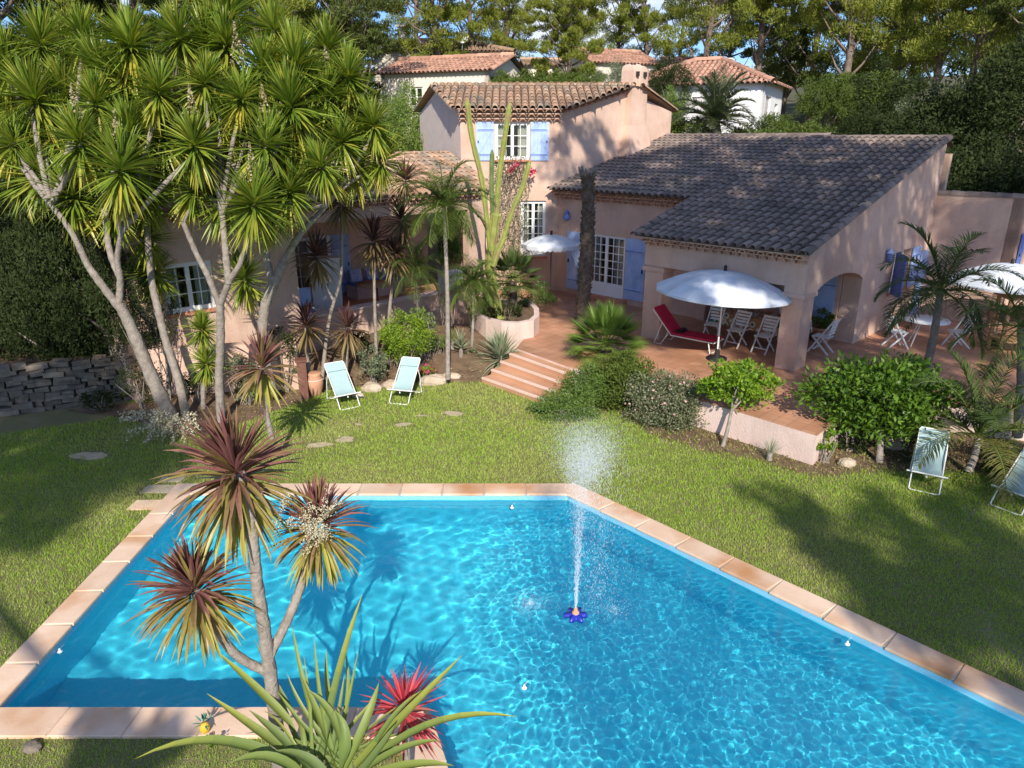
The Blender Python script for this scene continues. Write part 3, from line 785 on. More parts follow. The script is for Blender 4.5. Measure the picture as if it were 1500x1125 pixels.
# backing so that no light leaks through the rear
b = MB(); wall(b, Lp(SW,9.6), Lp(-.5,9.6) if False else Lp(0,9.3), T, 5.6, [], .2, inward=-1); b.build('rear_wall', M['stucco'], villa)
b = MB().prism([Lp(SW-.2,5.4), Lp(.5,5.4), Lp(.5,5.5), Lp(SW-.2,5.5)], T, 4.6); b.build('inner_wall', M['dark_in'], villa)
# roofs
b = MB()
tiles(b, [(-.12,0),(4.78,0),(4.78,2.8),(4.2,8.8),(-.12,8.8)], Lp(0,-.4), UV, NV, .284, 3.55)
tiles(b, [(4.2,0),(SW-4.75+4.75,0),(SW,7.1),(3.8,6.9),(4.2,0)][:4], Lp(0,2.4), UV, NV, .25, 4.35)
b.add([(*Lp(-.12,8.4),6.0),(*Lp(4.2,8.4),6.0),(*Lp(4.2,9.2),5.8),(*Lp(-.0,9.2),5.8)], [(0,1,2,3)], 1)
ridge_cap(b, (*Lp(-.1,8.4),6.06), (*Lp(4.1,8.4),6.06)); ridge_cap(b, (*Lp(3.9,9.45),6.13), (*Lp(SW,9.45),6.13))
ridge_cap(b, (*Lp(-.08,-.4),3.57), (*Lp(-.08,8.4),6.07), .10); ridge_cap(b, (*Lp(4.74,-.4),3.57), (*Lp(4.74,2.35),4.35), .10)
b.build('roof', [M['tile_dark'], M['underlay']], villa)
g = MB(); genoise(g, Lp(0,0), Lp(4.6,0), 3.53, -NV); genoise(g, Lp(4.75,3.0), Lp(SW,3.0), 4.36, -NV, rows=3)
genoise(g, Lp(4.6,0), Lp(4.6,2.3), 3.6, UV, rows=1) if False else None
g.build('eave_moulding', [M['genoise'], M['stucco']], villa)
# gable wall window and shutters
window(villa, Lp(0,5.75), Lp(0,7.1), 1.75, 2.95, UV, 2, 3, 2, back=.25)
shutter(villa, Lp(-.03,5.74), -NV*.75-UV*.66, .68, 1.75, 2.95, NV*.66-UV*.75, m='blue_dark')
shutter(villa, Lp(-.03,7.12), NV, .68, 1.75, 2.95, -UV, m='blue', flip=-1)
b = MB().prism([Lp(-.05,5.65), Lp(-.05,7.2), Lp(.2,7.2), Lp(.2,5.65)][::-1], 1.68, 1.748); b.build('sill', M['sill'], villa)
lt = thing('wall_lantern', 'small blue and black lantern on the shaded gable wall beside the open shutter', 'lamp', (*Lp(-.1,5.0),2.75), local=True)
MB().lathe((0,0,0), [(.02,.0),(.07,.03),(.09,.22),(.07,.26)], 6).build('lamp_glass', M['blue_dark'], lt)
MB().lathe((0,0,.27), [(.11,0),(.06,.08),(.02,.14),(.01,.18)], 6).build('lamp_cap', M['blue'], lt)
MB().bar((0,0,.4), (UV.x*.1, UV.y*.1, .3), .025).build('bracket', M['iron'], lt)
# annex at the right
b = MB(); A1_, A2_ = Lp(-2.3,8.75), Lp(-.0,8.75)
wall(b, Lp(0,8.55), Lp(-2.3,8.55), T, 4.42, [], .3)
wall(b, Lp(-2.3,8.55), Lp(-2.3,13), T, lambda a: 4.42-.05*a, [(.7,1.5,2.2,3.4), (2.3,3.4,T,2.9)], .3)
b.build('annex_wall', M['stucco'], villa)
b = MB(); ridge_cap(b, (*Lp(0,8.65),4.44), (*Lp(-2.35,8.65),4.44), .13); ridge_cap(b, (*Lp(-2.3,8.8),4.44), (*Lp(-2.3,13),4.24), .13)
b.build('coping_tiles', M['tile_dark'], villa)
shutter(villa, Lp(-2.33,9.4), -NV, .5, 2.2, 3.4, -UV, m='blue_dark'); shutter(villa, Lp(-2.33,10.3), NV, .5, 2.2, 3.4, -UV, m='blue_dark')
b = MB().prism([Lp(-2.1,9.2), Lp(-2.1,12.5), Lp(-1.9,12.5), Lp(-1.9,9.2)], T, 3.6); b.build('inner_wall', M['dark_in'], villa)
shutter(villa, Lp(-.03,7.95), NV, .75, T+.05, 2.75, -UV, m='blue', name='door')

# ---- tower
FL, FR = Vector((-1.8,26.3)), Vector((1.66,26.3)); BR = FR+NV*6.74; BL = Vector((-3.8,31.2))
kr = (28.8-26.3)/NV.y
tw = lambda a: (6.88+.32*(a*NV.y+.35)) if a < kr else (6.88+.32*(kr*NV.y+.35)-.32*(a-kr)*NV.y)
b = MB()
wall(b, FL, FR, T, 6.98, [(1.20,2.42,5.33,6.58), (2.12,3.02,1.95,3.92)], .35)
b.build('tower_front_wall', M['stucco'], villa)
b = MB(); wall(b, FR, BR, T, lambda a: tw(a)-.05, [], .3, brk=(kr,))
b.build('tower_side_wall', M['stucco'], villa)
b = MB(); dl = (BL-FL); yl = dl.y/dl.length; kl = 2.5/yl
tl = lambda a: (6.88+.32*(a*yl+.35)) if a < kl else (6.88+.32*(2.5+.35)-.32*(a-kl)*yl)
wall(b, FL, BL, T, lambda a: tl(a)-.05, [], .3, brk=(kl,), inward=-1)
b.build('tower_gable_wall', M['stucco_grey'], villa)
b = MB(); wall(b, BL, BR, T, 6.9, [], .3, inward=-1) if False else b.prism([BL+Vector((.2,-.3)), BR+Vector((-.3,-.3)), BR+Vector((-.3,-.1)), BL+Vector((.2,-.1))], T, 6.9)
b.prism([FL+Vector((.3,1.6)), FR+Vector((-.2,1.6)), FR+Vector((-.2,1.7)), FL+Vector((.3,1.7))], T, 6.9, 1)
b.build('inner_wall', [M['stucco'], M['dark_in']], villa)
b = MB()
tiles(b, [(-.2,0),(3.65,0),(3.75+2.9*.93,2.95),(-1.18,2.95)], (-1.8,25.78), (1,0), (0,1), .32, 6.99, pitch=.25, jitter=.01)
tiles(b, [(-.1,0),(0-2.2,0),(-1.0,2.75),(6.4,2.75),(8.9,0)], (-1.8,31.55), (1,0), (0,-1), .32, 6.98, pitch=.25) if False else b.add([(-3.05,28.8,7.87),(4.85,28.8,7.87),(6.9,31.5,7.05),(-4.1,31.5,7.05)], [(0,1,2,3)], 0)
ridge_cap(b, (-3.0,28.8,7.90), (4.75,28.8,7.90), .12)
ridge_cap(b, (-2.0,25.95,7.02), (-2.98,28.8,7.9), .1)
ridge_cap(b, (-2.98,28.8,7.9), (-3.95,31.4,7.1), .1); ridge_cap(b, (4.9,28.8,7.9), (6.75,31.3,7.12), .1)
b.build('tower_roof', [M['tile_old'], M['underlay']], villa)
g = MB(); genoise(g, FL+Vector((-.05,0)), FR+Vector((.05,0)), 7.05, (0,-1), rows=3, pitch=.28, dp=.145, dz=.15)
# stepped tile ends climbing the right-hand verge
for k in range(13):
    a = k*.33; c = FR+NV*a; z = tw(a)-.06
    V = []
    o = Vector((UV.x, UV.y))*-1
    for off in (-.05, .14):
        for t in range(6): an = math.pi*t/5; q = c+o*off+NV*(math.cos(an)*.13); V.append((q.x, q.y, z+math.sin(an)*.10-.05))
    g.add(V, [(i, i+1, 7+i, 6+i) for i in range(5)], 0)
    q0, q1 = c-NV*.13, c+NV*.13
    g.hexa([(*(q0+o*-.02),z-.08),(*(q1+o*-.02),z-.08),(*(q1+o*.10),z-.08),(*(q0+o*.10),z-.08),(*(q0+o*-.02),z-.05),(*(q1+o*-.02),z-.05),(*(q1+o*.10),z-.05),(*(q0+o*.10),z-.05)], 0)
g.build('eave_moulding', [M['genoise'], M['stucco']], villa)
window(villa, FL+Vector((1.20,0)), FL+Vector((2.42,0)), 5.33, 6.58, (0,1), 2, 3, 2, back=.12)
window(villa, FL+Vector((2.12,0)), FL+Vector((3.02,0)), 1.95, 3.92, (0,1), 2, 6, 2, .2, back=.12)
shutter(villa, FL+Vector((1.17,-.02)), (-1,0), .62, 5.30, 6.58, (0,-1), flip=-1); shutter(villa, FL+Vector((2.45,-.02)), (1,0), .64, 5.30, 6.58, (0,-1), flip=1)
MB().box((-1.8+1.81,26.27,5.295), (1.34,.22,.06)).build('sill', M['sill'], villa); MB().box((-1.8+2.57,26.25,1.90), (1.05,.24,.08)).build('sill', M['sill'], villa)
# chimney on the side wall
ch = MB(); ca, cz = 3.55, 0
o = -UV
def ring(a0, a1, d, z): 
    p = [FR+NV*a0, FR+NV*a0+o*d, FR+NV*a1+o*d, FR+NV*a1]
    i = [FR+NV*a0-o*.25, FR+NV*a1-o*.25]
    return [(*i[0],z), (*p[1],z), (*p[2],z), (*i[1],z)]
rs = [ring(3.3,4.95,.5,5.0), ring(3.32,4.93,.48,5.4), ring(3.60,4.64,.33,6.5), ring(3.64,4.60,.30,7.2), ring(3.66,4.58,.28,8.42), ring(3.70,4.54,.24,8.56), ring(3.88,4.36,.12,8.66)]
V = [q for r_ in rs for q in r_]; F = []
for i in range(len(rs)-1):
    for k in range(4): F.append((i*4+k, i*4+(k+1) % 4, (i+1)*4+(k+1) % 4, (i+1)*4+k))
F.append(tuple(range(len(V)-4, len(V)))); ch.add(V, F, 0)
# flue divider ribs give the twin shape
ct = FR+NV*4.1+o*.33
ch.tube([(*ct,5.2), (*(ct-o*.1),6.6), (*(ct-o*.06),8.3)], [.10,.06,.05], 8, 0)
cho = ch.build('chimney', [M['stucco']], villa)
for a in (3.89,4.35):
    v_ = MB()
    c = FR+NV*a+o*.29
    v_.box((c.x, c.y, 8.30), (.12,.16,.17), rz=R(45))
    v_.lathe((FR.x+NV.x*a+o.x*.1, FR.y+NV.y*a+o.y*.1, 8.54), [(.09,0),(.09,.12),(.0,.12)], 8)
    v_.build('flue_opening', M['dark_in'], cho)

# ---- left wing with loggia
zL = lambda d: 4.45+.32*(d+.35)
b = MB()
wall(b, Mp(11.4,0), Mp(0,0), -.1, 4.36, [(11.4-10.35,11.4-9.15,2.02,3.22), (11.4-6.9,11.4-.75,1.30,3.88)], .3)
b.build('wing_wall', M['stucco'], villa)
b = MB().prism([Mp(6.95,-.04), Mp(.7,-.04), Mp(.7,.34), Mp(6.95,.34)], 1.301, 1.36); b.build('parapet_cap', M['stucco_pale'], villa)
b = MB(); wall(b, Mp(11.4,0), Mp(11.4,6), -.1, lambda a: zL(min(a, 3)-.0)-.15-.32*max(0, a-3), [], .3, brk=(3,), inward=-1); b.build('wing_end_wall', M['stucco'], villa)
b = MB().prism([Mp(11,4), Mp(-.6,4), Mp(-.6,4.2), Mp(11,4.2)], -.1, 5.3); b.prism([Mp(7.2,.3), Mp(7.0,.3), Mp(7.0,4), Mp(7.2,4)], -.1, 4.4)
b.build('inner_wall', M['stucco'], villa)
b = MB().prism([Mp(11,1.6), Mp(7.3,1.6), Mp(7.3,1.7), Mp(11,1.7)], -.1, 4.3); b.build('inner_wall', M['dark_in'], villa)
b = MB().prism([Mp(7,.3), Mp(-.6,.3), Mp(-.6,4), Mp(7,4)], -.1, .82); b.build('loggia_floor', M['terra'], villa)
b = MB().prism([Mp(7,.3), Mp(.0,.3), Mp(.0,4), Mp(7,4)], 4.2, 4.24); b.build('loggia_ceiling', M['stucco'], villa)
window(villa, Mp(10.35,0), Mp(9.15,0), 2.02, 3.22, DV, 2, 3, 2, back=.1)
b = MB().prism([Mp(10.4,-.06), Mp(9.1,-.06), Mp(9.1,.1), Mp(10.4,.1)], 1.94, 2.018); b.build('sill', M['sill'], villa)
b = MB()
tiles(b, [(0.15,0),(-11.8,0),(-11.8,3.35),(.95,3.35)], Mp(0,-.35), -KV, DV, .32, 4.45)
b.add([(*Mp(11.8,3),5.50),(*Mp(-.5,3),5.50),(*Mp(-.5,7),4.3),(*Mp(11.8,7),4.3)], [(0,1,2,3)], 0)
ridge_cap(b, (*Mp(11.8,3),5.53), (*Mp(-.9,3),5.53)); ridge_cap(b, (*Mp(-.15,-.35),4.47), (*Mp(-.93,3),5.52), .1)
b.build('wing_roof', [M['tile_old'], M['underlay']], villa)
g = MB(); genoise(g, Mp(11.4,0), Mp(0,0), 4.45, -DV, rows=2); g.build('eave_moulding', [M['genoise'], M['stucco']], villa)
window(villa, Mp(5.2,3.98), Mp(3.6,3.98), .85, 2.95, DV, 2, 4, 2, .4, name='french_door', back=-.06, curtain=False)
shutter(villa, Mp(5.25,3.95), KV, .7, .9, 2.95, -DV, m='blue')
shutter(villa, Mp(3.55,3.95), -KV, .7, .9, 2.95, -DV, m='blue', flip=-1)

# garden retaining wall left, planter
gw = MB(); WPT = [(-8.75,16.25), (-5.35,16.95)]
for a, c in zip(WPT, WPT[1:]): wall(gw, a, c, -.1, 1.30, [], .25)
tag(gw.build('garden_wall', M['stucco']), 'low pink stucco garden wall behind the pale yucca trunks, left of the striped cordyline', 'wall')
PL = [(-1.15,20.55), (-.75,19.9), (-.3,19.5), (.2,19.4), (.62,19.7), (.80,20.3), (.82,21.2), (.6,22.4), (-.9,22.6)]
pb = MB(); PI_ = offset_poly(PL, -.16)
n = len(PL)
V = [(x,y,-.05) for x,y in PL]+[(x,y,1.16) for x,y in PL]+[(x,y,1.16) for x,y in PI_]+[(x,y,.9) for x,y in PI_]
F = [(r*n+i, r*n+(i+1) % n, (r+1)*n+(i+1) % n, (r+1)*n+i) for r in range(3) for i in range(n)]
pb.add(V, F)
pl = thing('planter', 'round-ended pale pink masonry planter holding the tall yellow-green cactus', 'planter', (0,20.5,0))
pb.build('planter_wall', M['stucco_pale'], pl)
MB().add([(x,y,1.02) for x,y in PI_], [tuple(range(n))]).build('planter_soil', M['soil'], pl)

# ================================================================== FURNITURE
def deck_chair(label, loc, rz, group='folding deck chairs on the lawn'):
    """Faces local -Y."""
    t = thing('deck_chair', label, 'deck chair', loc, rz, group, local=True)
    W = .56; r = .014; t.scale = (.87,.87,.87)
    f = MB()   # main frame: ground bar in front up to the head of the back
    f.tube([(-W/2,-.50,.03), (-W/2,-.54,.015), (-W/2+.05,-.58,.013), (W/2-.05,-.58,.013), (W/2,-.54,.015), (W/2,-.50,.03)], r, 6)
    for s in (-1, 1):
        f.tube([(s*W/2,-.54,.02), (s*W/2,-.40,.20), (s*W/2,.50,1.0), (s*(W/2-.04),.53,1.03)], r, 6)
    f.tube([(-W/2+.04,.53,1.03), (W/2-.04,.53,1.03)], r, 6)
    f.build('main_frame', M['frame_w'], t)
    g = MB()
    for s in (-1, 1): g.tube([(s*(W/2+.03),.42,.02), (s*(W/2+.03),.34,.08), (s*(W/2+.03),-.42,.36)], r, 6); g.tube([(s*(W/2+.03),.42,.02), (s*(W/2+.02),.36,.55), (s*W/2,.28,.80)], r*.85, 6)
    g.tube([(-W/2-.03,.42,.018), (W/2+.03,.42,.018)], r, 6); g.tube([(-W/2-.10,-.42,.36), (W/2+.10,-.42,.36)], r*1.3, 6)
    g.build('rear_frame', M['frame_w'], t)
    s_ = MB(); K = 12; V = []
    a = np.array([-.42,.36]); m_ = np.array([-.14,.22]); b_ = np.array([.53,1.045])
    for i in range(K+1):
        u = i/K; p = (1-u)**2*a+2*u*(1-u)*m_*np.array([.8,1.0])+u*u*b_
        for x in (-W/2+.015, -W/4, 0, W/4, W/2-.015): V.append((x, p[0], p[1]-.018*math.cos(x/W*math.pi)*math.sin(u*math.pi)))
    s_.add(V, [(i*5+k, i*5+k+1, (i+1)*5+k+1, (i+1)*5+k) for i in range(K) for k in range(4)], smooth=True)
    s_.build('sling', M['sling'], t)
    MB().box((0,.395,.905), (W-.03,.05,.20), rx=R(-42)).build('head_pad', M['sling'], t)
    MB().box((0,-.43,.30), (.03,.004,.05)).build('care_tag', M['white'], t)
    return t
p = G(510,600); deck_chair('pale blue deck chair angled beside the dark trunks, a spiky leaf shadow across its back', (-4.10,16.15,.004), R(33))
p = G(590,590); deck_chair('pale blue deck chair in full sun in front of the bright green round bush', (-2.62,16.5,.004), R(-14))
p = G(1365,700); deck_chair('pale blue deck chair half in shade under the citrus tree, its back to the bed', (7.72,11.95,.004), R(-31))
deck_chair('deck chair cut by the right edge of the picture, all in shade', (8.92,11.15,.004), R(-56))

# red lounger
t = thing('sun_lounger', 'white metal sun lounger with a dark red mattress on the terrace between the two pillars', 'sun lounger', (4.72,18.8,T), R(49), local=True)
f = MB()
for s in (-1, 1):
    f.tube([(s*.3,-1.0,.32), (s*.3,.25,.32), (s*.3,.85,.95)], .016, 6)
    f.tube([(s*.3,-.85,.32), (s*.3,-.92,.02)], .016, 6); f.tube([(s*.3,.35,.34), (s*.3,.55,.02), (s*.3,.75,.02), (s*.3,.55,.62)], .014, 6)
f.tube([(-.3,-1.0,.32), (.3,-1.0,.32)], .016, 6); f.tube([(-.3,.85,.95), (.3,.85,.95)], .016, 6); f.tube([(-.3,-.92,.02), (.3,-.92,.02)], .014, 6)
f.build('frame', M['frame_w'], t)
f = MB(); V = []
for (y, z) in ((-.98,.345), (-.4,.34), (.2,.34), (.30,.38), (.84,.97)):
    V += [(-.27,y,z), (.27,y,z)]
n0 = len(V); V2 = [(x,y-.012,z+.045) for x,y,z in V]
F = [(2*i,2*i+1,2*i+3,2*i+2) for i in range(4)]
f.add(V+V2, [tuple(reversed(q)) for q in F]+[tuple(k+n0 for k in q) for q in F]+[(2*i,2*i+2,n0+2*i+2,n0+2*i) for i in range(4)]+[(2*i+1,n0+2*i+1,n0+2*i+3,2*i+3) for i in range(4)]+[(0,n0,n0+1,1)])
f.build('mattress', M['red'], t)
b = MB(); cloud(b, (.0,.1,.42), (.18,.14,.04), 30, .12, .08); b.tube([(-.1,.05,.40), (.12,.12,.41)], .03, 6)
o = b.build('cloth', M['iron'], None); o.location = t.location; o.rotation_euler = t.rotation_euler; tag(o, 'crumpled dark cloth lying on the red mattress of the lounger', 'cloth')

def parasol(label, loc, zr, r, rise, nr=10, fringe=False, pole='frame_w', tilt=(0,0), base=True, scallop=0.0, m='canvas'):
    t = thing('parasol', label, 'parasol', loc, local=True)
    mb = MB(); K = nr*6; rings = [0.02,.2,.4,.6,.8,1.0]; V = []
    for q in rings:
        for k in range(K):
            a = 2*math.pi*k/K; sg = abs(math.sin(a*nr/2))
            rr = r*q*(1-.03*sg*q) ; z = zr+rise*(1-q**1.9)-.022*sg*q*(1-.3*q)+0
            x, y = rr*math.cos(a), rr*math.sin(a)
            V.append((x, y, z+x*tilt[0]+y*tilt[1]))
    n1 = len(V)
    for k in range(K):
        a = 2*math.pi*k/K; sg = abs(math.sin(a*nr/2)); x, y, z = V[n1-K+k]
        V.append((x*1.005, y*1.005, z-(.055 if not fringe else .10)-scallop*abs(math.sin(a*nr*1.5))))
    F = [(i*K+k, i*K+(k+1) % K, (i+1)*K+(k+1) % K, (i+1)*K+k) for i in range(len(rings)) for k in range(K)]
    mb.add(V, F, smooth=False).build('canopy', M[m], t)
    p = MB().tube([(0,0,.05), (0,0,zr+rise+.02)], .022, 8); p.build('pole', M[pole], t)
    f = MB().lathe((0,0,zr+rise-.02), [(.03,0),(.05,.03),(.035,.08),(.05,.12),(.0,.17)], 8); f.build('finial', M['iron'], t)
    rb = MB()
    for k in range(nr):
        a = 2*math.pi*k/nr; pt = [(r*q*math.cos(a), r*q*math.sin(a), zr+rise*(1-q**1.9)-.035+r*q*(math.cos(a)*tilt[0]+math.sin(a)*tilt[1])) for q in (.03,.35,.7,.99)]
        rb.tube(pt, .007, 4)
    rb.build('ribs', M[pole], t)
    if base: MB().lathe((0,0,0), [(.26,0),(.26,.05),(.08,.08),(.05,.28),(.0,.28)], 16).build('base', M['iron'], t)
    return t
q = Lp(1.85,-.45)
parasol('large white parasol open in front of the porch between the two pink pillars', (q.x, q.y, T), 1.80, 1.68, .50, 16, tilt=(-.04,0), scallop=.0)
q = G(806,440,T)
parasol('small pale parasol with a scalloped fringe on a dark red pole by the tower corner', (q.x, q.y, T), 1.98, .98, .30, 12, True, 'wood_dark', scallop=.05)
parasol('white parasol at the right edge, above the wooden outdoor oven stand', (13.3,18.9,T), 1.75, 1.45, .5, 10, tilt=(.0,0))

# dining set in the porch
t = thing('dining_table', 'long dining table under a patterned cloth in the shade of the porch', 'table', (*Lp(1.9,1.9),T), math.atan2(-.719,.695), local=True)
def cloth_mat():
    m, nt, b = new_mat('table_cloth'); tc = nt.nodes.new('ShaderNodeTexCoord')
    v = N(nt, 'ShaderNodeTexVoronoi', Scale=6.0); nt.links.new(tc.outputs['Object'], v.inputs['Vector'])
    c = ramp(nt, v.outputs['Distance'], [(.25,(.08,.10,.05)), (.32,(.55,.52,.42)), (.5,(.5,.47,.38)), (.56,(.30,.16,.07))])
    nt.links.new(c, b.inputs['Base Color']); b.inputs['Roughness'].default_value = .9; return m
M['cloth'] = cloth_mat()
b = MB().box((0,0,.73), (2.3,.95,.04)); b.build('table_top', M['white_old'], t)
for x in (-1.05,1.05):
    for y in (-.4,.4): MB().box((x,y,.355), (.07,.07,.71)).build('leg', M['white_old'], t)
b = MB(); V = []; K = 48
per = []
for k in range(K):
    u = k/K*4; s_, w_ = int(u), u-int(u); c = [(-1.17,-.5),(1.17,-.5),(1.17,.5),(-1.17,.5)]
    a_, b2 = c[s_], c[(s_+1) % 4]; per.append((a_[0]+(b2[0]-a_[0])*w_, a_[1]+(b2[1]-a_[1])*w_))
for (sc2, z) in ((1,.758), (1.01,.70), (1.03,.42)):
    for k, (x, y) in enumerate(per): j = 1+.012*math.sin(k*1.9) if z < .7 else 1; V.append((x*sc2*j, y*(sc2+.02*(z<.6))*j, z))
b.add(V, [(i*K+k, i*K+(k+1) % K, (i+1)*K+(k+1) % K, (i+1)*K+k)[::-1] for i in range(2) for k in range(K)]+[tuple(range(K))])
o = b.build('tablecloth', M['cloth']); o.location = t.location; o.rotation_euler = t.rotation_euler
tag(o, 'leafy patterned tablecloth draped over the long porch table', 'tablecloth')
def folding_chair(label, loc, rz):
    t = thing('folding_chair', label, 'chair', loc, rz, 'white folding chairs round the porch table', local=True)
    b = MB()
    for k in range(6): b.box((0,-.19+k*.075,.45), (.40,.055,.018))
    b.build('seat', M['white_old'], t)
    b = MB()
    for k in range(5): b.box((0,.215+k*.018,.56+k*.085), (.38,.014,.06), rx=R(-8))
    b.build('backrest', M['white_old'], t)
    for s in (-1, 1):
        MB().bar((s*.20,-.28,.0), (s*.20,.30,.93), .028, .04).build('leg', M['white_old'], t)
        MB().bar((s*.175,.26,.0), (s*.175,-.20,.45), .028, .04).build('leg', M['white_old'], t)
    MB().bar((-.19,-.15,.12), (.19,-.15,.12), .025).build('stretcher', M['white_old'], t)
    return t
rzf = math.atan2(-.719,.695)
for i, (s, tt, a, lb) in enumerate(((1.35,1.05,180,'white folding chair in front of the porch table, second from the right pillar'), (2.15,1.05,178,'white folding chair in front of the porch table, behind the parasol pole'),
                       (.62,1.15,165,'white folding chair beside the right pillar, at the near end of the table'), (2.95,1.15,190,'white folding chair behind the red lounger'),
                       (1.5,2.75,0,'white folding chair on the far side of the porch table near the glazed doors'), (.25,2.1,90,'white chair at the arch end of the porch table'))):
    folding_chair(lb, (*Lp(s,tt),T), rzf+R(a+180))
b = MB(); b.box((0,0,.62), (.42,.10,.55)); b.box((0,-.03,.36), (.40,.4,.06))
o = b.build('teal_towel', M['teal']); o.location = (*Lp(3.25,2.0),T); o.rotation_euler = (0,0,rzf); tag(o, 'teal towel hung over a seat behind the red lounger', 'towel')
# glass lantern / pots
def pot(label, loc, r, h, leaf=None, lr=None, n=200, L=.14, mname='clay', Wd=.05):
    t = thing('potted_plant', label, 'potted plant', loc, local=True)
    MB().lathe((0,0,0), [(r*.65,0),(r*.72,h*.1),(r*.95,h*.85),(r*1.05,h*.86),(r*1.05,h),(r*.9,h),(r*.85,h*.88),(0,h*.88)], 18).build('pot', M[mname], t)
    b = MB(); blob_cloud(b, (0,0,h+lr*.5), (lr,lr,lr*.6), 12, n//8, L, Wd); b.build('foliage', M[leaf], t); return t
q = G(1205,505,T); pot('terracotta pot with a low dark plant beside the blue door in the arch', (q.x+.1,q.y+.4,T), .32, .42, 'midleaf', .5, 700, .12)
# right hand patio: table, chairs, oven stand
t = thing('patio_table', 'round white patio table behind the drooping palm on the right terrace', 'table', (11.3,18.9,T), local=True)
MB().lathe((0,0,.70), [(0,0),(.6,0),(.6,.03),(0,.03)], 24).build('table_top', M['white_old'], t)
for k in range(4): a = k*math.pi/2+.4; MB().tube([(math.cos(a)*.4,math.sin(a)*.4,.0), (math.cos(a)*.15,math.sin(a)*.15,.7)], .018, 6).build('leg', M['white_old'], t)
for k, lb in enumerate(('white slatted chair at the round patio table, on its left', 'white slatted chair at the round patio table, on its right')):
    c = folding_chair(lb, (11.3+(-.85,.85)[k], 18.9-.2, T), R((90,-90)[k])); c['group'] = 'white chairs at the patio table'
t = thing('oven_stand', 'wooden stand with an outdoor oven under the right parasol', 'oven stand', (13.6,18.2,T), R(-8), local=True)
b = MB()
for x in (-.7,.0,.7):
    for y in (-.3,.3): b.box((x,y,.75), (.08,.08,1.5))
b.build('post', M['wood'], t)
b = MB(); b.box((0,0,.35), (1.5,.7,.05)); b.box((0,0,.85), (1.5,.7,.05)); b.box((0,0,1.5), (1.6,.8,.05)); b.build('shelf', M['wood'], t)
b = MB(); b.lathe((.36,0,.89), [(.26,0),(.28,.2),(.2,.38),(0,.46)], 14); b.box((.36,-.25,1.02), (.22,.08,.2)); b.build('oven', M['dark_in'], t)
b = MB().box((-.38,.05,1.05), (.5,.4,.32)); b.build('crate', M['wood_dark'], t)

# loggia furniture
q = Mp(4.9,2.1)
t = thing('cabinet', 'tall white grooved cabinet standing in the loggia behind the dark cordylines', 'cabinet', (q.x,q.y,.82), R(20), local=True)
MB().box((0,0,.85), (.9,.5,1.7)).build('body', M['white'], t)
MB().box((0,0,1.72), (.98,.58,.05)).build('top', M['white'], t)
for s in (-1, 1):
    d_ = MB()
    for k in range(4): d_.box((s*.22-.165+.11*k,-.262,.86), (.105,.022,1.5))
    o = d_.build('door', M['white_old'], t); MB().box((s*.04,-.29,.9), (.02,.03,.14)).build('handle', M['iron'], o)
q = Mp(2.3,3.3)
t = thing('bench', 'cushioned bench against the back wall of the loggia', 'bench', (q.x,q.y,.82), math.atan2(.695,.719), local=True)
MB().box((0,0,.22), (1.9,.7,.44)).build('seat', M['stucco_pale'], t)
MB().box((0,0,.50), (1.86,.66,.12)).build('cushion', M['blue_dark'], t)
for x in (-.65,0,.62):
    o = MB().box((x,.2,.74), (.44,.14,.42), rx=R(-15)).build('pillow', M['cushion'], t)
q = Mp(3.2,1.9)
t = thing('garden_table', 'round wooden table in the loggia in front of the bench', 'table', (q.x,q.y,.82), local=True)
MB().lathe((0,0,.68), [(0,0),(.62,0),(.62,.05),(0,.05)], 24).build('table_top', M['wood'], t)
MB().lathe((0,0,0), [(.3,0),(.28,.04),(.08,.1),(.07,.68)], 12).build('pedestal', M['wood_dark'], t)
q = Mp(1.1,.16)
t = thing('air_conditioner', 'white air conditioner unit with a round fan grille beside the loggia column', 'air conditioner', (q.x-.25,q.y-.1,1.36), math.atan2(.695,.719), local=True)
MB().box((0,0,.29), (.8,.3,.58)).build('body', M['white'], t)
b = MB()
for k in range(6): b.tube([(.1+math.cos(a)*.045*(k+1), -.16, .29+math.sin(a)*.045*(k+1)) for a in np.linspace(0, 2*math.pi, 17)], .004, 4)
b.build('fan_grille', M['metal'], t)
q = Mp(6.3,1.0)
t = thing('armchair', 'blue cushioned armchair at the left end of the loggia beside the white cabinet', 'chair', (q.x,q.y,.82), R(30), local=True)
MB().box((0,0,.38), (.6,.6,.14)).build('seat', M['blue_dark'], t); MB().box((0,.28,.75), (.6,.12,.66), rx=R(-8)).build('backrest', M['blue'], t)
for x in (-.3,.3): MB().box((x,0,.5), (.05,.6,.04)).build('armrest', M['white_old'], t)
for x in (-.27,.27):
    for y in (-.27,.27): MB().box((x,y,.155), (.05,.05,.31)).build('leg', M['white_old'], t)

# small blue ornament on the wall above the parasol
q = Lp(10.15,2.93)
b = MB().lathe((q.x,q.y,3.25), [(0,0),(.11,.06),(.13,.16),(.06,.24),(.1,.3),(0,.4)], 10)
tag(b.build('wall_ornament', M['blue_dark']), 'small blue ceramic ornament on the wall above the fringed parasol', 'ornament')

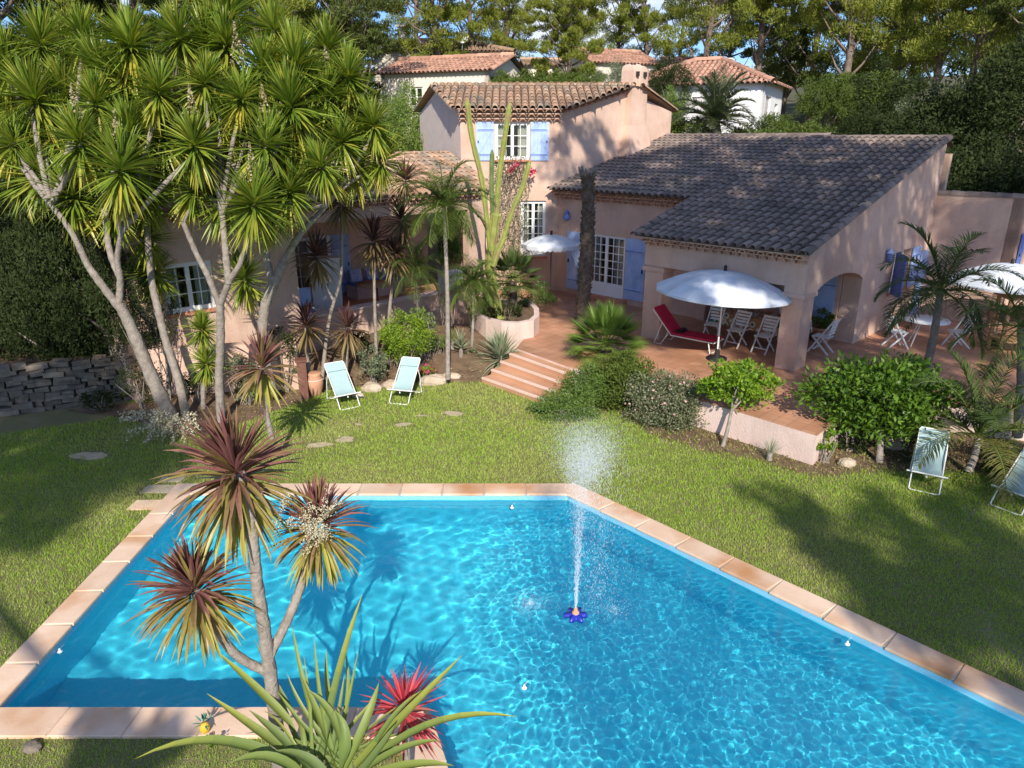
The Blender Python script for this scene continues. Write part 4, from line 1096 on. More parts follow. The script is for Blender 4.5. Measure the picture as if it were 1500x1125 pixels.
# fountain
t = thing('floating_fountain', 'blue star-shaped floating fountain with a tall water jet in the pool', 'fountain', (FTN.x,FTN.y,WATER_Z), local=True)
K = 72; V = [(0,0,.05)]+[((.13+.035*math.cos(6*2*math.pi*k/K))*math.cos(2*math.pi*k/K), (.13+.035*math.cos(6*2*math.pi*k/K))*math.sin(2*math.pi*k/K), .035) for k in range(K)]
V += [(x,y,-.02) for x,y,z in V[1:]]
MB().add(V, [(0,1+k,1+(k+1) % K) for k in range(K)]+[(1+k,K+1+k,K+1+(k+1) % K,1+(k+1) % K) for k in range(K)], smooth=True).build('float', M['navy'], t)
MB().lathe((0,0,.03), [(.05,0),(.05,.04),(.03,.05),(.022,.10),(0,.10)], 12).build('nozzle', M['clay'], t)
def spray_mat():
    m, nt, b = new_mat('water_drops')
    b.inputs['Base Color'].default_value = (.85,.9,.95,1); b.inputs['Roughness'].default_value = .15; b.inputs['Specular IOR Level'].default_value = .8
    tr = nt.nodes.new('ShaderNodeBsdfTransparent'); ms = nt.nodes.new('ShaderNodeMixShader'); ms.inputs[0].default_value = .45
    nt.links.new(tr.outputs[0], ms.inputs[1]); nt.links.new(b.outputs[0], ms.inputs[2]); nt.links.new(ms.outputs[0], nt.nodes['Material Output'].inputs[0]); return m
M['drops'] = spray_mat()
def drops(mb, P, r, stretch):
    n = len(P); r = r[:, None]
    o = np.array([[1,0,0],[0,1,0],[-1,0,0],[0,-1,0],[0,0,1],[0,0,-1]], float)
    S = np.stack([np.ones(n), np.ones(n), stretch], 1)
    V = P[:, None]+o[None]*r[:, None]*S[:, None]
    f = np.array([(0,1,4),(1,2,4),(2,3,4),(3,0,4),(1,0,5),(2,1,5),(3,2,5),(0,3,5)])
    mb.add(V.reshape(-1, 3), (f[None]+(np.arange(n)*6)[:, None, None]).reshape(-1, 3))
sp = MB(); H_ = 2.75; nd = 110000
# ballistic drops launched with a small spread, drifting slightly to the right
th_ = rng.uniform(0, 2*math.pi, nd); spd = np.abs(rng.normal(0, .085, nd)); v0 = np.sqrt(2*9.8*H_*rng.uniform(.80, 1.04, nd))
tt = rng.random(nd)**.8*v0/9.8*1.35
u_ = rng.random(nd) < .55
x = spd*np.cos(th_)*v0*.30*tt+.13*tt**2*.9; y = spd*np.sin(th_)*v0*.30*tt
z = v0*tt-4.9*tt**2
ok = z > .1
P_ = np.stack([x, y, z], 1)[ok]
hz = P_[:, 2]/H_
keepp = rng.random(len(P_)) < np.interp(hz, [0,.3,.6,.8,1.0,1.1], [.16,.08,.10,.20,.30,.30])
P_ = P_[keepp]
P_[:, :2] += rng.normal(size=(len(P_), 2))*np.interp(P_[:, 2]/H_, [0,.5,.75,1], [.004,.03,.10,.22])[:, None]
drops(sp, P_, np.interp(P_[:, 2]/H_, [0,.5,1], [.0026,.0020,.0017])*rng.uniform(.6, 1.2, len(P_)), np.interp(P_[:, 2]/H_, [0,.7,1], [7,5,3.0]))
# falling drops around, and splashes on the water
nf = 2600; a_ = rng.uniform(0, 2*math.pi, nf); rr = np.abs(rng.normal(0, .26, nf))+.03
drops(sp, np.stack([rr*np.cos(a_)+.28, rr*np.sin(a_), rng.uniform(.1, 2.6, nf)], 1), rng.uniform(.0010, .0022, nf), np.full(nf, 8.0))
nf = 1100; a_ = rng.uniform(0, 2*math.pi, nf); rr = np.abs(rng.normal(0,.2,nf))
drops(sp, np.stack([rr*np.cos(a_)-.62, rr*np.sin(a_)*1.0+.25, rng.exponential(.02, nf)+.005], 1), rng.uniform(.002, .004, nf), np.full(nf, 1.0))
nf = 500; a_ = rng.uniform(0, 2*math.pi, nf); rr = np.abs(rng.normal(0,.3,nf))
drops(sp, np.stack([rr*np.cos(a_)+.55, rr*np.sin(a_)+.1, rng.exponential(.02, nf)+.005], 1), rng.uniform(.002, .004, nf), np.full(nf, 1.0))
tag(sp.build('spray', M['drops'], t), kind='stuff')

# pool fittings
def pool_thing(nm, lb, cat, u, v, z):
    q = G(u, v, z); return thing(nm, lb, cat, (q.x, q.y, z), local=True)
for (u, v, lb) in ((632,735,'round pale light fitting under the far coping of the pool'),):
    t = pool_thing('pool_light', lb, 'pool light', u, v, WATER_Z-.22)
    MB().lathe((0,0,-.1), [(0,.06),(.10,.05),(.12,.0),(.12,-.04),(0,-.05)], 16).build('lens', M['white'], t)
    MB().lathe((0,0,-.1), [(.125,.0),(.15,.0),(.15,-.03),(.125,-.03)], 16).build('ring', M['metal'], t)
for (u, v, lb) in ((750,744,'small white float bobbing near the far edge of the pool'), (1241,944,'small white thermometer float by the slanted coping'), (768,1008,'pale frog-sized float drifting in the middle of the lower pool'), (88,955,'small white float beside the left coping')):
    t = pool_thing('pool_float', lb, 'pool float', u, v, WATER_Z)
    t.scale = (.62,.62,.62)
    MB().lathe((0,0,-.02), [(0,0),(.05,.01),(.055,.04),(.02,.06),(.018,.10),(0,.11)], 12).build('float_body', M['white'], t)
    MB().tube([(0,0,.08), (.05,.03,.12), (.09,.05,.15)], .004, 5).build('cord_loop', M['metal'], t)

# stones, stepping slabs
def stone(name, lb, cat, loc, r, m='rock', group=None, seed=0):
    rr = np.random.default_rng(seed+77); mb = MB(); K, J = 12, 7; V = []
    ph = rr.uniform(0, 6.28, 6)
    for j in range(J+1):
        t_ = math.pi*j/J
        for k in range(K):
            a = 2*math.pi*k/K; q = 1+.13*math.sin(2*a+ph[0])+.09*math.sin(3*a+ph[1]+t_*2)+.06*math.sin(5*a+ph[2]-t_*3)
            V.append((r[0]*math.sin(t_)**.7*math.cos(a)*q, r[1]*math.sin(t_)**.7*math.sin(a)*q, r[2]*math.cos(t_)*(1+.1*math.sin(a*2+ph[3]))))
    mb.add(V, [(j*K+k, (j+1)*K+k, (j+1)*K+(k+1) % K, j*K+(k+1) % K) for j in range(J) for k in range(K)])
    o = mb.build(name, M[m]); o.location = loc; return tag(o, lb, cat, group)
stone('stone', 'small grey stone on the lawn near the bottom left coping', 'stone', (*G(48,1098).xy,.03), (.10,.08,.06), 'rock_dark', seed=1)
for i, (u, v, a, b_, lb) in enumerate(((235,718,.30,.15,'pale stepping slab by the top left pool corner, the farther one'), (222,741,.34,.17,'tan stepping slab by the top left pool corner, the nearer one'), (252,704,.22,.10,'small pale slab beside the far end of the left coping'))):
    q = G(u, v); o = MB().prism([(-a,-b_),(a*.9,-b_*.9),(a,b_),(-a*.95,b_*.9)], 0, .03).build('stepping_slab', M['coping' if i == 1 else 'rock']); o.location = (q.x, q.y, .004)
    tag(o, lb, 'slab', 'stepping slabs by the pool corner')
edge = [(545,572,.30,'flat boulder between the two blue deck chairs'), (576,568,.28,'tan boulder just behind the second deck chair'), (634,562,.36,'long pale boulder edging the bed right of the second deck chair'), (660,556,.25,'rounded boulder at the foot of the slender palm'), (1240,682,.18,'grey stone at the corner of the pink retaining wall'), (1310,655,.3,'boulder under the big citrus tree'), (525,583,.16,'little stone in front of the bed by the first deck chair')]
for i, (u, v, r_, lb) in enumerate(edge):
    q = G(u, v); stone('boulder', lb, 'boulder', (q.x, q.y, .06), (r_, r_*.6, r_*.5), 'rock', 'boulders edging the flower bed', i+3)
# dry stone wall, far left: stones laid in courses as one wall
dw = MB(); q0 = Vector((-13.6,14.6)); q1 = Vector((-8.9,16.7)); L = (q1-q0).length; d = (q1-q0)/L; nn = Vector((-d.y,d.x))
rr = np.random.default_rng(4)
for row in range(10):
    x = rr.uniform(-.2, 0); h = .125*rr.uniform(.8, 1.1)
    while x < L:
        w = rr.uniform(.14, .5); c = q0+d*(x+w/2)+nn*(row*.035+rr.uniform(-.06,.06))
        dw.box((c.x, c.y, .05+row*.105+rr.uniform(-.02,.02)), (w*rr.uniform(.88,1.0), .35, h*rr.uniform(.6,1.05)), rz=math.atan2(d.y, d.x)+rr.uniform(-.22,.22), rx=rr.uniform(-.15,.15), ry=rr.uniform(-.12,.12)); x += w
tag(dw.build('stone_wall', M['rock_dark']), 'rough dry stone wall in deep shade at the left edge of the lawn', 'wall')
sheet('garden_bank', [(-13.9,14.9,.9), (-9.2,17.0,.9), (-9.0,19,.95), (-11.4,21,1.0), (-23,26,1.6), (-23,10,1.2)], M['soil'])
# wooden post
b = MB().box((*G(446,582).xy,.45), (.22,.22,1.0), rz=.3); b.box((*G(446,582).xy,.97), (.28,.28,.05), rz=.3)
tag(b.build('wooden_post', M['wood_dark']), 'short dark red wooden post beside the pale clay urn', 'post')
q = G(463,578)
t = thing('clay_urn', 'pale clay urn standing between the wooden post and the first deck chair', 'urn', (q.x,q.y,0), local=True)
MB().lathe((0,0,0), [(.12,0),(.15,.05),(.20,.25),(.22,.42),(.16,.52),(.19,.56),(.17,.58),(0,.56)], 16).build('body', M['clay'], t)
MB().lathe((0,0,.40), [(.222,0),(.235,.015),(.222,.03)], 16).build('band', M['stucco_pale'], t)
# pineapple ornament
q = G(302,1078)
t = thing('pineapple_ornament', 'yellow pineapple ornament with green leaves on the near coping', 'ornament', (q.x,q.y,.045), local=True)
b = MB(); V = []; K, J = 14, 10
for j in range(J+1):
    th0 = math.pi*j/J
    for k in range(K):
        bu = 1+.07*((j+k) % 2); V.append((.052*bu*math.sin(th0)*math.cos(2*math.pi*k/K), .052*bu*math.sin(th0)*math.sin(2*math.pi*k/K), .07-.07*math.cos(th0)))
b.add(V, [(j*K+k, j*K+(k+1) % K, (j+1)*K+(k+1) % K, (j+1)*K+k) for j in range(J) for k in range(K)])
M['yellow'] = mat('yellow', (.60,.36,.03), (.68,.45,.05), 20, .5); M['greenp'] = mat('greenp', (.05,.22,.16), rough=.5)
b.build('fruit', M['yellow'], t)
b = MB(); rosette(b, (0,0,.14), 18, .11, .022, 15, 88, .5, -90, prof=[.7,1,.8,.5,.05]); b.build('leaf_crown', M['greenp'], t)

# ================================================================== PLANTS
def rosette_data(name, n, L, W, mats, **k):
    mb = MB(); rosette(mb, (0,0,0), n, L, W, **k); return mb.data(name, mats)
YR = [rosette_data('leaf_rosette', 250, .88, .058, M['yucca'], lo=-85, droop=k_, old_from=-38, spread=.1) for k_ in (.25, .5, .8, .4, .65)]
def flower_stalk(mb, c, h, r, n, mi=0):
    c = np.array(c); t_ = rng.random(n); u = rdir(n)
    p = c+np.stack([u[:,0]*r*(1-t_), u[:,1]*r*(1-t_), t_*h], 1); cards(mb, p, rdir(n), .05, .035, mi)
def head(parent, data, pos, s=1.0, rz=None, tilt=.15, name='leaf_rosette'):
    o = bpy.data.objects.new(name, data); COL.objects.link(o); o.parent = parent
    o.location = Vector(pos)-Vector(parent.location); o.scale = (s,)*3
    o.rotation_euler = (random.uniform(-tilt, tilt), random.uniform(-tilt, tilt), rz if rz is not None else random.uniform(0, 6.28)); return o
def px_path(pts): return [at(u, v, Y) for u, v, Y in pts]
def smooth_path(P, n=4):
    P = [Vector(p) for p in P]; out = []
    for i in range(len(P)-1):
        p0 = P[max(0, i-1)]; p1 = P[i]; p2 = P[i+1]; p3 = P[min(len(P)-1, i+2)]
        for k in range(n):
            t = k/n; out.append(.5*((2*p1)+(p2-p0)*t+(2*p0-5*p1+4*p2-p3)*t*t+(3*p1-p0-3*p2+p3)*t**3))
    out.append(P[-1]); return out
def ringed(mb, P, r0, r1, n=9, mi=0):
    P = smooth_path(P, 6); K = len(P)-1
    mb.tube(P, [(r0+(r1-r0)*i/K)*(1+.06*((i % 2)*2-1)) for i in range(K+1)], n, mi)
# --- the pale yucca trees
ya = thing('yucca_tree', 'big pale-trunked yucca tree leaning left, its heads filling the upper left corner', 'tree', at(262,628,14.8))
b = MB()
tA = px_path([(262,632,14.8),(228,565,14.7),(192,480,14.6),(174,445,14.5)]); ringed(b, tA, .165, .10)
tB = px_path([(275,622,14.9),(262,560,15.2),(243,500,15.4),(232,455,15.5),(222,410,15.6),(215,330,15.6)]); ringed(b, tB, .10, .07)
A1 = px_path([(174,450,14.5),(140,405,14.4),(127,385,14.4),(105,340,14.3),(75,300,14.4)]); ringed(b, A1, .085, .05)
A2 = px_path([(174,450,14.5),(176,410,14.5),(172,380,14.4),(178,340,14.2)]); ringed(b, A2, .075, .05)
A3 = px_path([(176,405,14.5),(162,372,14.6),(155,330,14.7)]); ringed(b, A3, .08, .05)
b.tube([*tA[:1], tA[0]+Vector((0.1,0,-.15))], [.30,.34], 10)
HA = [(22,205,15.4),(48,140,15.6),(115,205,14.2),(140,148,15.0),(177,243,13.9),(232,128,14.9),(285,210,14.3),(190,60,15.6),(262,50,15.7),(145,95,15.9),(60,255,15.2),(235,200,15.2),(105,285,14.8),(8,90,16.2),(190,190,14.8),(80,190,15.8),(180,110,15.6),(215,100,16.2),(95,130,16.4),(145,265,15.6),(215,285,15.4),(20,150,16.6),(60,60,16.8),(120,50,16.6),(240,170,15.9),(150,220,15.3),(85,235,15.9),(200,245,15.7),(30,265,15.9),(250,235,15.6),(165,305,15.0)]
for (u, v, Y) in HA:
    e = at(u, v+18, Y); src = min((A1[-1], A2[-1], A3[-1], tB[-1]), key=lambda q: (q-e).length)
    limb(b, src, e, .055, .045, 0, .1, 5, 6)
b.build('trunk', M['bark'], ya)
for i, (u, v, Y) in enumerate(HA): head(ya, YR[i % 5], at(u, v, Y), random.uniform(.80, 1.14), tilt=.38)
for (u, v, Y) in ((215,345,15.9),(225,395,16.3)): head(ya, YR[0], at(u, v, Y), .85)
M['dryflower'] = leafmat('dry_flower', [(.36,.30,.17), (.44,.37,.22), (.28,.22,.12)], trans=.1)
for (u, v, Y) in ((115,165,14.2),(177,205,13.9),(262,25,15.7)):
    b = MB(); c = at(u, v+20, Y); flower_stalk(b, c, .75, .16, 170); b.build('blossom', M['dryflower'], ya)
yb = thing('yucca_tree', 'forked yucca tree with an upright pale trunk right of the leaning one', 'tree', at(322,625,14.9))
b = MB()
t0 = px_path([(325,628,14.9),(321,560,14.9),(323,500,14.8),(322,446,14.7)]); ringed(b, t0, .10, .085)
B1 = px_path([(322,448,14.7),(305,405,14.6),(288,372,14.6),(268,325,14.5)]); ringed(b, B1, .07, .05)
B2 = px_path([(322,448,14.7),(336,412,14.6),(352,385,14.5),(368,330,14.3)]); ringed(b, B2, .07, .05)
B3 = px_path([(335,415,14.6),(331,375,14.6),(325,310,14.8)]); ringed(b, B3, .08, .06)
HB = [(300,118,15.1),(355,140,15.0),(385,98,15.5),(390,208,14.6),(372,292,13.9),(340,215,15.4),(330,60,16.0),(425,150,15.1),(285,272,15.0),(432,92,15.7),(322,170,15.4),(300,60,16.4),(350,255,15.6),(410,180,16.0),(335,20,16.6),(400,40,16.4),(445,120,16.4),(380,150,16.2),(300,235,16.0),(420,235,15.9),(325,295,15.2),(400,310,15.3),(360,190,16.1),(275,190,16.0)]
for (u, v, Y) in HB:
    e = at(u, v+18, Y); src = min((B1[-1], B2[-1], B3[-1]), key=lambda q: (q-e).length); limb(b, src, e, .05, .04, 0, .1, 5, 6)
b.build('trunk', M['bark'], yb)
for i, (u, v, Y) in enumerate(HB): head(yb, YR[(i+1) % 5], at(u, v, Y), random.uniform(.80, 1.14), tilt=.38)
head(yb, YR[1], at(356,405,16.2), .9)
for (u, v, Y) in ((285,165,14.4),(350,75,15.1),(372,250,13.9),(390,165,14.6)):
    b = MB(); c = at(u, v+20, Y); flower_stalk(b, c, .75, .16, 170); b.build('blossom', M['dryflower'], yb)
yc = thing('yucca_tree', 'yucca tree with thick grey stems against the left wing of the villa', 'tree', at(395,560,15.9))
b = MB()
t0 = px_path([(398,575,15.9),(385,500,15.9),(388,450,15.9),(402,415,15.9),(415,385,15.9)]); ringed(b, t0, .13, .10)
C1 = px_path([(415,385,15.9),(438,345,15.8),(462,318,15.8),(478,300,15.8)]); ringed(b, C1, .085, .06)
C2 = px_path([(400,420,15.9),(388,360,15.9),(392,300,15.9)]); ringed(b, C2, .085, .06)
HC = [(470,240,14.9),(424,278,14.9),(480,138,15.9),(510,108,16.1),(546,180,15.9),(500,205,15.7),(560,232,16.2),(452,190,15.6),(525,150,16.4),(480,70,16.8),(440,235,15.9),(520,235,16.3)]
for (u, v, Y) in HC:
    e = at(u, v+18, Y); src = min((C1[-1], C2[-1]), key=lambda q: (q-e).length); limb(b, src, e, .05, .04, 0, .1, 5, 6)
b.build('trunk', M['bark'], yc)
for i, (u, v, Y) in enumerate(HC): head(yc, YR[(i+2) % 5], at(u, v, Y), random.uniform(.74, 1.04), tilt=.38)
for (u, v, Y) in ((480,100,15.9),(452,155,15.6)):
    b = MB(); c = at(u, v+20, Y); flower_stalk(b, c, .7, .15, 150); b.build('blossom', M['dryflower'], yc)
t = thing('young_yucca', 'young bright green yucca with stacked leaf heads beside the upright pale trunk', 'plant', at(296,585,15.6))
b = MB(); ringed(b, px_path([(298,600,15.6),(297,540,15.6),(296,490,15.6)]), .06, .05); b.build('trunk', M['bark'], t)
head(t, YR[0], at(296,480,15.6), .62); head(t, YR[1], at(302,530,15.5), .6)

# --- cordylines
def cordyline(label, path_list, heads, m='cordy', r0=.07, n=110, W=.05, group='cordylines', lo=-80):
    base = path_list[0][0]
    t = thing('cordyline', label, 'cordyline', base, 0, group)
    b = MB()
    for i, P in enumerate(path_list): ringed(b, P, r0*(1 if i == 0 else .62), r0*.6, 9)
    b.build('trunk', M['bark'], t)
    for (c, L) in heads:
        b = MB(); rosette(b, c, n, L, W*L/.6, lo=lo, droop=1.15, old_from=20, segs=5, prof=[.5,.9,1,.7,.05]); b.build('leaf_rosette', M[m], t)
    return t
f1 = [at(415,1185,5.15), at(402,1040,5.1), at(388,930,5.12), at(376,850,5.15), at(368,770,5.2), at(352,690,5.3)]
cb_ = cordyline('tall three-headed cordyline with pink-bronze leaves in front of the pool', [f1, [f1[1].lerp(f1[2], .5), at(345,958,5.05), at(308,908,5.0), at(287,868,5.0)], [at(393,965,5.1), at(424,902,5.3), at(443,850,5.45), at(462,775,5.5)]],
          [(at(345,690,5.3), .66), (at(285,862,5.0), .54), (at(466,768,5.5), .50)], 'cordy', .068, 240, .042, None)
b = MB()
for k in range(9):
    e = Vector(at(455,760,5.2))+Vector((random.uniform(-.2,.2), random.uniform(-.15,.1), random.uniform(-.14,.14)))
    for q in range(3):
        c = np.array(e); t_ = rng.random(70); dd = rdir(1)[0]*.17; cards(b, c+t_[:,None]*dd+rng.normal(size=(70,3))*.016, rdir(70), .015, .010)
b.build('flower_panicle', M['creamflower'], cb_)
cordyline('cordyline with a single green-gold skirt behind the three-headed one', [[at(398,642,12.6), at(390,600,12.6), at(384,540,12.6)]], [(at(384,535,12.6), .86)], 'cordy', .06, 120, .05)
DC = [('dark bronze cordyline with two heads at the left end of the loggia', [[at(470,572,17.3), at(482,470,17.8), at(500,400,18), at(499,300,18)], [at(488,440,17.9), at(470,400,17.9), at(464,378,17.9)]], [(at(499,292,18), .85), (at(464,372,17.9), .8)]),
      ('dark cordyline with a thin straight trunk in front of the white cabinet', [[at(552,540,18.2), at(549,450,18.5), at(547,355,18.6)]], [(at(547,350,18.6), .82)]),
      ('three-headed dark cordyline in front of the middle of the loggia', [[at(568,535,18.8), at(572,440,19), at(586,380,19.1), at(588,325,19.1)], [at(574,430,19), at(577,400,18.8), at(577,375,18.7)], [at(588,335,19.1), at(592,300,19.2), at(593,265,19.3)]], [(at(588,320,19.1), .72), (at(577,371,18.7), .7), (at(593,262,19.3), .65)]),
      ('low dark cordyline beside the short red wooden post', [[at(455,570,16.9), at(450,520,17.1), at(448,480,17.1)]], [(at(448,474,17.1), .75)]),
      ('low spiky dark cordyline just behind the first deck chair', [[at(505,560,17.5), at(508,520,17.5), at(509,480,17.5)]], [(at(509,478,17.5), .72)])]
for lb, pl_, hd in DC: cordyline(lb, pl_, hd, 'cordy_dark', .055, 100, .05)
q = at(592,1035,5.25)
t = thing('red_cordyline', 'low cordyline with vivid red-pink upright leaves at the bottom of the picture', 'cordyline', (q.x, 5.2, 0))
b = MB(); b.tube([(q.x,5.2,0), (q.x,5.25,q.z-.1)], .035, 8); b.build('trunk', M['bark'], t)
b = MB(); rosette(b, q, 90, .46, .034, lo=-55, droop=.4, old_from=-2, segs=4, prof=[.6,1,.85,.5,.04]); b.build('leaf_rosette', M['cordy_red'], t)

# --- big foreground agave
def ribbon(mb, P, W, fold=.3, prof=(.75,1,.95,.8,.55,.03), K=9, mi=0, age=0.0):
    p0, p1, p2 = [np.array(q) for q in P]; V = []
    for i in range(K+1):
        t_ = i/K; p = (1-t_)**2*p0+2*t_*(1-t_)*p1+t_*t_*p2; d = nrm((2*(1-t_)*(p1-p0)+2*t_*(p2-p1))[None])[0]
        s_ = np.cross(d, UP); s_ = s_/max(1e-6, np.linalg.norm(s_)); nn = np.cross(s_, d)
        w = W/2*np.interp(t_, np.linspace(0,1,len(prof)), prof)
        for f_, h in ((-1,fold),(-.5,fold*.25),(0,-fold*.15),(.5,fold*.25),(1,fold)): V.append(p+s_*w*f_+nn*w*h)
    ages = np.repeat(np.clip(np.linspace(-.7,1,K), 0, 1)*.8*age+.0, 4)
    F = np.array([(i*5+k, i*5+k+1, (i+1)*5+k+1, (i+1)*5+k) for i in range(K) for k in range(4)])
    mb.add(np.array(V), F, mi, ages, True)
t = thing('agave', 'large agave with long arching grey-green straps at the bottom of the picture', 'agave', (-1.55,4.8,0))
b = MB()
AG = [((470,1128,4.75),(488,1000,4.9),(531,870,5.2),.12,.9), ((520,1125,4.7),(585,1060,4.8),(677,960,5.0),.15,.9), ((530,1130,4.75),(630,1030,4.9),(758,1050,4.9),.12,1),
      ((440,1135,4.7),(330,1050,4.8),(197,1112,4.8),.15,.8), ((440,1115,4.8),(395,1085,4.85),(303,1016,5.0),.13,.7), ((425,1060,4.9),(385,1015,5.0),(315,952,5.3),.10,.6),
      ((480,1120,4.9),(440,1000,5.0),(428,915,5.4),.06,.3), ((470,1110,4.9),(405,1010,5.1),(372,935,5.3),.05,.3), ((500,1120,4.9),(475,1020,5.1),(478,950,5.4),.07,.2),
      ((460,1130,4.7),(420,1085,4.8),(365,1040,5.0),.12,.2), ((500,1140,4.6),(540,1060,4.7),(555,1000,5.0),.12,.2), ((500,1130,4.75),(475,1070,4.8),(440,985,5.0),.10,.3),
      ((520,1140,4.65),(590,1085,4.7),(645,1085,4.8),.11,.3), ((520,1150,4.6),(600,1110,4.6),(665,1122,4.6),.13,.2), ((450,1150,4.6),(400,1085,4.6),(330,1122,4.6),.14,.1),
      ((510,1130,4.7),(500,1045,4.8),(450,1010,4.9),.12,.1), ((495,1145,4.6),(520,1080,4.6),(490,1040,4.8),.14,.1), ((530,1140,4.7),(560,1050,4.8),(620,1010,5.0),.09,.4), ((480,1150,4.55),(460,1100,4.6),(400,1100,4.7),.13,.1), ((515,1150,4.55),(560,1100,4.6),(580,1060,4.7),.13,.1), ((490,1120,4.9),(520,1010,5.1),(505,955,5.3),.06,.2),((450,1120,4.9),(410,1030,5.1),(395,975,5.3),.06,.4)]
AG += [((480+random.uniform(-40,50),1135,4.7),(480+dx*.6,1060,4.85),(480+dx,yy,5.1),.05+random.random()*.04,.5) for dx, yy in ((-95,1040),(-60,985),(-20,930),(-35,960),(25,985),(45,950),(70,1020),(110,1030),(-120,1075),(140,1080),(-75,1010),(5,1010),(90,1075),(-50,1050))]
for i_, (p0, p1, p2, w, a) in enumerate(AG): ribbon(b, [at(*p0), at(*p1), at(*p2)], w*(.82 if i_ < 22 else .6), fold=.45, age=a)
b.build('leaves', M['agave'], t)
MB().lathe((-1.52,4.65,0), [(.12,0),(.14,.15),(.10,.3),(0,.36)], 10).build('heart', M['bark'], t)
for (u, v, L, lb) in ((318,1095,.2,'little leafy weed beside the pineapple ornament'),):
    q = G(u, v); t = thing('weed', lb, 'plant', (q.x,q.y,0)); b = MB(); blob_cloud(b, (q.x,q.y,.1), (.10,.06,.10), 6, 14, .06, .03); b.build('foliage', M['citrus_dark'], t)

# --- generic shrubs
def shrub(name, label, u, v, Y, r, leaf, ncl=40, nl=60, L=.07, W=.035, trunk=None, extra=None, cat='shrub', cr=.36, base=None, mats2=None):
    c = at(u, v, Y); bs = Vector((c.x, c.y, 0)) if base is None else base
    t = thing(name, label, cat, bs)
    b = MB()
    if trunk:
        tops = [c+Vector((random.uniform(-.5,.5)*r[0], random.uniform(-.5,.5)*r[1], random.uniform(-.3,.3)*r[2])) for _ in range(6)]
        fk = bs.lerp(c, .55); limb(b, bs, fk, trunk, trunk*.75, 0, .06)
        for e in tops: limb(b, fk, e, trunk*.6, trunk*.25, 0, .15, 5, 5)
    else:
        for _ in range(9):
            e = c+Vector((random.uniform(-.8,.8)*r[0], random.uniform(-.8,.8)*r[1], random.uniform(-.2,.6)*r[2])); limb(b, bs+Vector((random.uniform(-.1,.1),0,0)), e, .018, .006, 0, .1, 4, 4)
    b.build('trunk' if trunk else 'stems', M['bark'], t)
    b = MB(); blob_cloud(b, c, r, ncl, nl, L, W, cr=cr); b.build('crown' if trunk else 'foliage', M[leaf], t)
    if extra:
        b = MB(); n_ = extra[1]; u_ = rdir(n_); u_[:, 2] = np.abs(u_[:, 2])*.9; u_[:, 1] -= .3
        cards(b, np.array(c)+nrm(u_)*np.array(r)*1.02, rdir(n_), extra[2], extra[2]*.8); b.build('blossom', M[extra[0]], t)
    return t
shrub('round_bush', 'bright yellow-green round bush behind the deck chairs', 593, 490, 17.7, (.68,.6,.62), 'bushbright', 80, 90, .075, .028)
shrub('grey_shrub', 'grey-green leafy shrub between the two deck chairs', 545, 530, 17.4, (.40,.35,.42), 'olive', 24, 60, .08, .04)
shrub('succulent_clump', 'small clump with light green leaves and magenta flowers left of the slender palm trunk', 628, 543, 17.9, (.22,.2,.16), 'bushbright', 10, 40, .06, .04, extra=('magenta', 40, .06))
shrub('rosemary_bush', 'dark green feathery bush spilling over the lower end of the steps, nearest the jet', 825, 598, 15.3, (.80,.6,.40), 'rosemary', 80, 120, .075, .018)
shrub('rosemary_bush', 'feathery green bush behind the low dark one, right of the steps', 862, 568, 15.9, (.72,.55,.62), 'rosemary', 80, 120, .08, .02)
shrub('laurel_bush', 'leafy mid green bush right of the fan palm and left of the rose bush', 912, 560, 15.9, (.80,.6,.70), 'midleaf', 100, 110, .08, .042)
shrub('rose_bush', 'greyish rose bush dotted with pale pink blooms in the terrace bed', 982, 592, 14.9, (1.0,.7,.70), 'greyleaf', 150, 130, .06, .034, extra=('pinkflower', 60, .07))
shrub('citrus_tree', 'small bright green citrus tree on a thin stem in front of the pink retaining wall', 1082, 560, 14.0, (.80,.55,.44), 'citrus', 70, 60, .12, .055, trunk=.045, base=Vector((G(1058,655).x, G(1058,655).y, 0)), cat='tree')
shrub('citrus_tree', 'wide dark glossy citrus tree at the corner of the terrace', 1292, 580, 13.3, (1.45,.85,.80), 'citrus_dark', 150, 75, .13, .06, trunk=.075, base=Vector((G(1288,678).x, G(1288,678).y, 0)), cat='tree')
shrub('citrus_sprig', 'small citrus sprout growing at the corner of the retaining wall', 1212, 645, 12.75, (.22,.18,.22), 'citrus', 10, 28, .10, .05)
shrub('terrace_shrub', 'low dark shrub at the foot of the dead palm trunk, by the planter', 770, 432, 22.5, (.9,.7,.55), 'rosemary', 40, 70, .12, .03)
shrub('planter_shrub', 'yellowish weeping shrub hanging over the left end of the planter', 700, 445, 20.6, (.35,.4,.75), 'lightleaf', 40, 70, .09, .025)
shrub('planter_shrub', 'dark succulent mass under the cactus in the planter', 742, 462, 20.6, (.42,.45,.42), 'darkleaf', 24, 70, .10, .04)
shrub('hedge_plant', 'dense leafy climber behind the slender palm, in front of the loggia', 655, 350, 20.8, (.42,.35,.95), 'midleaf', 60, 70, .10, .03)
shrub('bed_plant', 'spiky low plant between the slender palms', 620, 470, 18.6, (.35,.3,.4), 'olive', 22, 50, .12, .03)
shrub('bed_plant', 'low leafy plants under the yucca trees beside the garden wall', 470, 560, 17.0, (.35,.2,.2), 'greyleaf', 14, 50, .08, .04)
shrub('bed_plant', 'dark leafy plant at the right edge behind the shaded deck chair', 1480, 700, 12.0, (.5,.35,.3), 'midleaf', 18, 60, .12, .06)
